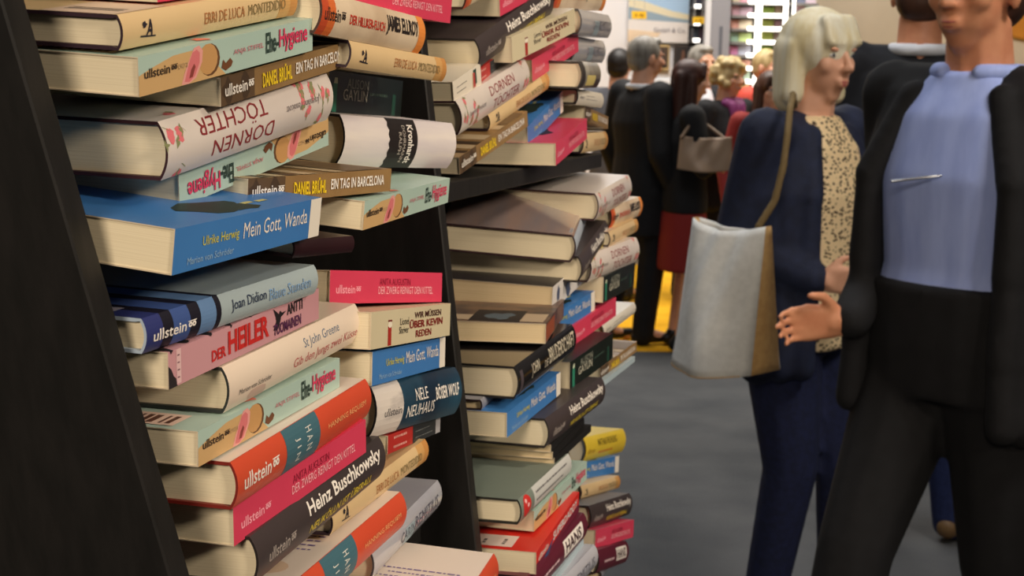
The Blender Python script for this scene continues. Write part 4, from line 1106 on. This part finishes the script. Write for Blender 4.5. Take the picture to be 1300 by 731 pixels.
for i in range(1):
    vs, fs = text_polys('GmbH & Co. KG')
    bm = bmesh.new()
    bv = [bm.verts.new(((1.10 + a * (.34, .14)[i]) - 1.17, -.022, (1.70, 1.655)[i] + c * .035 - 1.62)) for a, c in vs]
    for f in fs:
        try: bm.faces.new([bv[q] for q in f])
        except ValueError: pass
    obj('lettering', bm, flat((120, 116, 128)), poster)
def sign(label, x, y, z, w, h, body):
    s = empty('hanging_sign', (x, y, z))
    tag(s, label, 'sign', 'small yellow booth signs')
    box_obj('board', -w / 2, w / 2, 0, .015, -h / 2, h / 2, mat('sign_yellow', (240, 190, 30), .5), s)
    vs, fs = text_polys(body, .02)
    bm = bmesh.new()
    bv = [bm.verts.new((-w * .32 + a * w * .64, -.002, -h * .25 + c * h * .5)) for a, c in vs]
    for f in fs:
        try: bm.faces.new([bv[q] for q in f])
        except ValueError: pass
    obj('lettering', bm, flat((150, 96, 20)), s)
    for sx in (-.35, .35):
        box_obj('hanger', w * sx - .002, w * sx + .002, .005, .009, h / 2, h / 2 + .5, flat((180, 176, 170)), s)
sign('yellow sign in front of the pale blue poster', .955, 12.6, 1.83, .115, .06, 'A 46')
sign('yellow sign beside the grey pillar', 1.375, 12.2, 1.795, .085, .05, 'A 36')
# pictures under the poster
for i, (xa, xb, c1) in enumerate(((1.12, 1.235, (84, 66, 52)), (1.27, 1.42, (52, 46, 44)))):
    pc = empty('framed_picture', ((xa + xb) / 2, 12.98, 1.40))
    tag(pc, ('framed portrait of a dark figure with pale gold mount under the poster', 'dark framed portrait right of the gold mounted one under the poster')[i], 'picture')
    w = (xb - xa) / 2
    box_obj('frame', -w, w, -.03, 0, 0, .20, flat(((206, 176, 120), (70, 60, 54))[i]), pc)
    box_obj('canvas', -w * .8, w * .8, -.034, -.028, .02, .185, flat(c1), pc)
    bm = bmesh.new(); prism(bm, [(-w * .5, .02), (w * .5, .02), (w * .45, .07), (w * .16, .10), (w * .2, .14), (0, .165), (-w * .2, .14), (-w * .16, .10), (-w * .45, .07)], -.038, -.034, 'y')
    obj('figure', bm, flat(((36, 30, 30), (120, 84, 66))[i]), pc)
counter = empty('booth_counter', (1.15, 11.6, 0))
tag(counter, 'grey booth counter behind the auburn haired woman', 'counter')
box_obj('body', -.30, .16, 0, .5, 0, 1.33, mat('counter_grey', (150, 152, 158), .5), counter)
box_obj('worktop', -.32, .18, -.02, .52, 1.33, 1.36, mat('counter_white', (206, 208, 212), .4), counter)
pil = empty('pillar', (1.51, 11.9, 0))
tag(pil, 'tall grey square pillar between the glowing shelves', 'pillar')
GREYP = mat('pillar_grey', (128, 128, 134), .6)
box_obj('core', -.075, .065, 0, .16, 0, 4.4, GREYP, pil)
box_obj('edge_strip', -.115, -.078, -.01, .1, 0, 4.4, mat('pillar_light', (196, 196, 200), .5), pil)
box_obj('groove', -.012, .012, -.003, .002, 0, 1.75, mat('pillar_dark', (84, 86, 94), .6), pil)
LAMPW = mat('shelf_lamp_glow', (255, 250, 240), .5, emit=2.6)
def glow_shelf(label, x0, x1, y, z0, dz, n, bars, cells, mframe, depth=.25, lampx=None):
    s = empty('lit_bookshelf', ((x0 + x1) / 2, y, 0))
    tag(s, label, 'bookshelf', 'glowing bookshelves at the far booth')
    cx = (x0 + x1) / 2
    box_obj('back_board', x0 - cx, x1 - cx, depth, depth + .02, 0, z0 + dz * n, mframe, s)
    for xb, wd in bars:
        box_obj('upright_lamp', xb - cx - wd / 2, xb - cx + wd / 2, -.01, .02, .5, z0 + dz * n, LAMPW, s)
    for k in range(n + 1):
        z = z0 + k * dz
        box_obj('shelf_board', x0 - cx, x1 - cx, .0, depth, z - .02, z, mframe, s)
        la, lb = lampx or (x0 + .01, x1 - .01)
        box_obj('shelf_lamp', la - cx, lb - cx, -.012, .006, z - .015, z + .015, LAMPW, s)
        for (ca, cb, col) in cells:
            hh = dz * (.62 + .2 * random.random())
            c2 = tuple(max(0, min(255, int(q * (.8 + .4 * random.random())))) for q in col)
            box_obj('book_row', ca - cx, cb - cx, .05, depth - .02, z + .001, z + hh, mat('row_%d_%d_%d' % c2, c2, .6), s)
DARKF = mat('shelf_dark', (44, 42, 46), .6)
LIGHTF = mat('shelf_light', (120, 118, 118), .5)
glow_shelf('narrow dark bookshelf with small bright lamps left of the grey pillar', 1.34, 1.46, 12.3, .62, .128, 16, [], [(1.355, 1.40, (40, 42, 50)), (1.402, 1.45, (66, 60, 58))], DARKF, lampx=(1.35, 1.40))
glow_shelf('glowing bookshelf with white lamp grid right of the grey pillar', 1.60, 2.24, 12.0, .66, .098, 20, [(1.80, .045), (2.0, .03), (2.06, .018)],
           [(1.61, 1.66, (190, 170, 160)), (1.665, 1.76, (206, 190, 180)), (1.835, 1.92, (120, 124, 44)), (1.925, 1.975, (96, 72, 56)), (2.09, 2.15, (150, 150, 160)), (2.155, 2.23, (196, 196, 204))], LIGHTF, lampx=(1.72, 2.0))
# orange picture on the beige wall
op = empty('orange_picture', (4.42, 14.18, 1.84))
op.rotation_euler = (0, math.radians(12), 0)
tag(op, 'tilted orange picture on the beige wall at the upper right', 'picture')
box_obj('frame', -.12, .12, -.03, 0, -.13, .13, flat((178, 120, 40)), op)
box_obj('sheet', -.105, .105, -.034, -.028, -.115, .115, mat('orange_sheet', (206, 140, 48), .6, (190, 124, 40), 5), op)
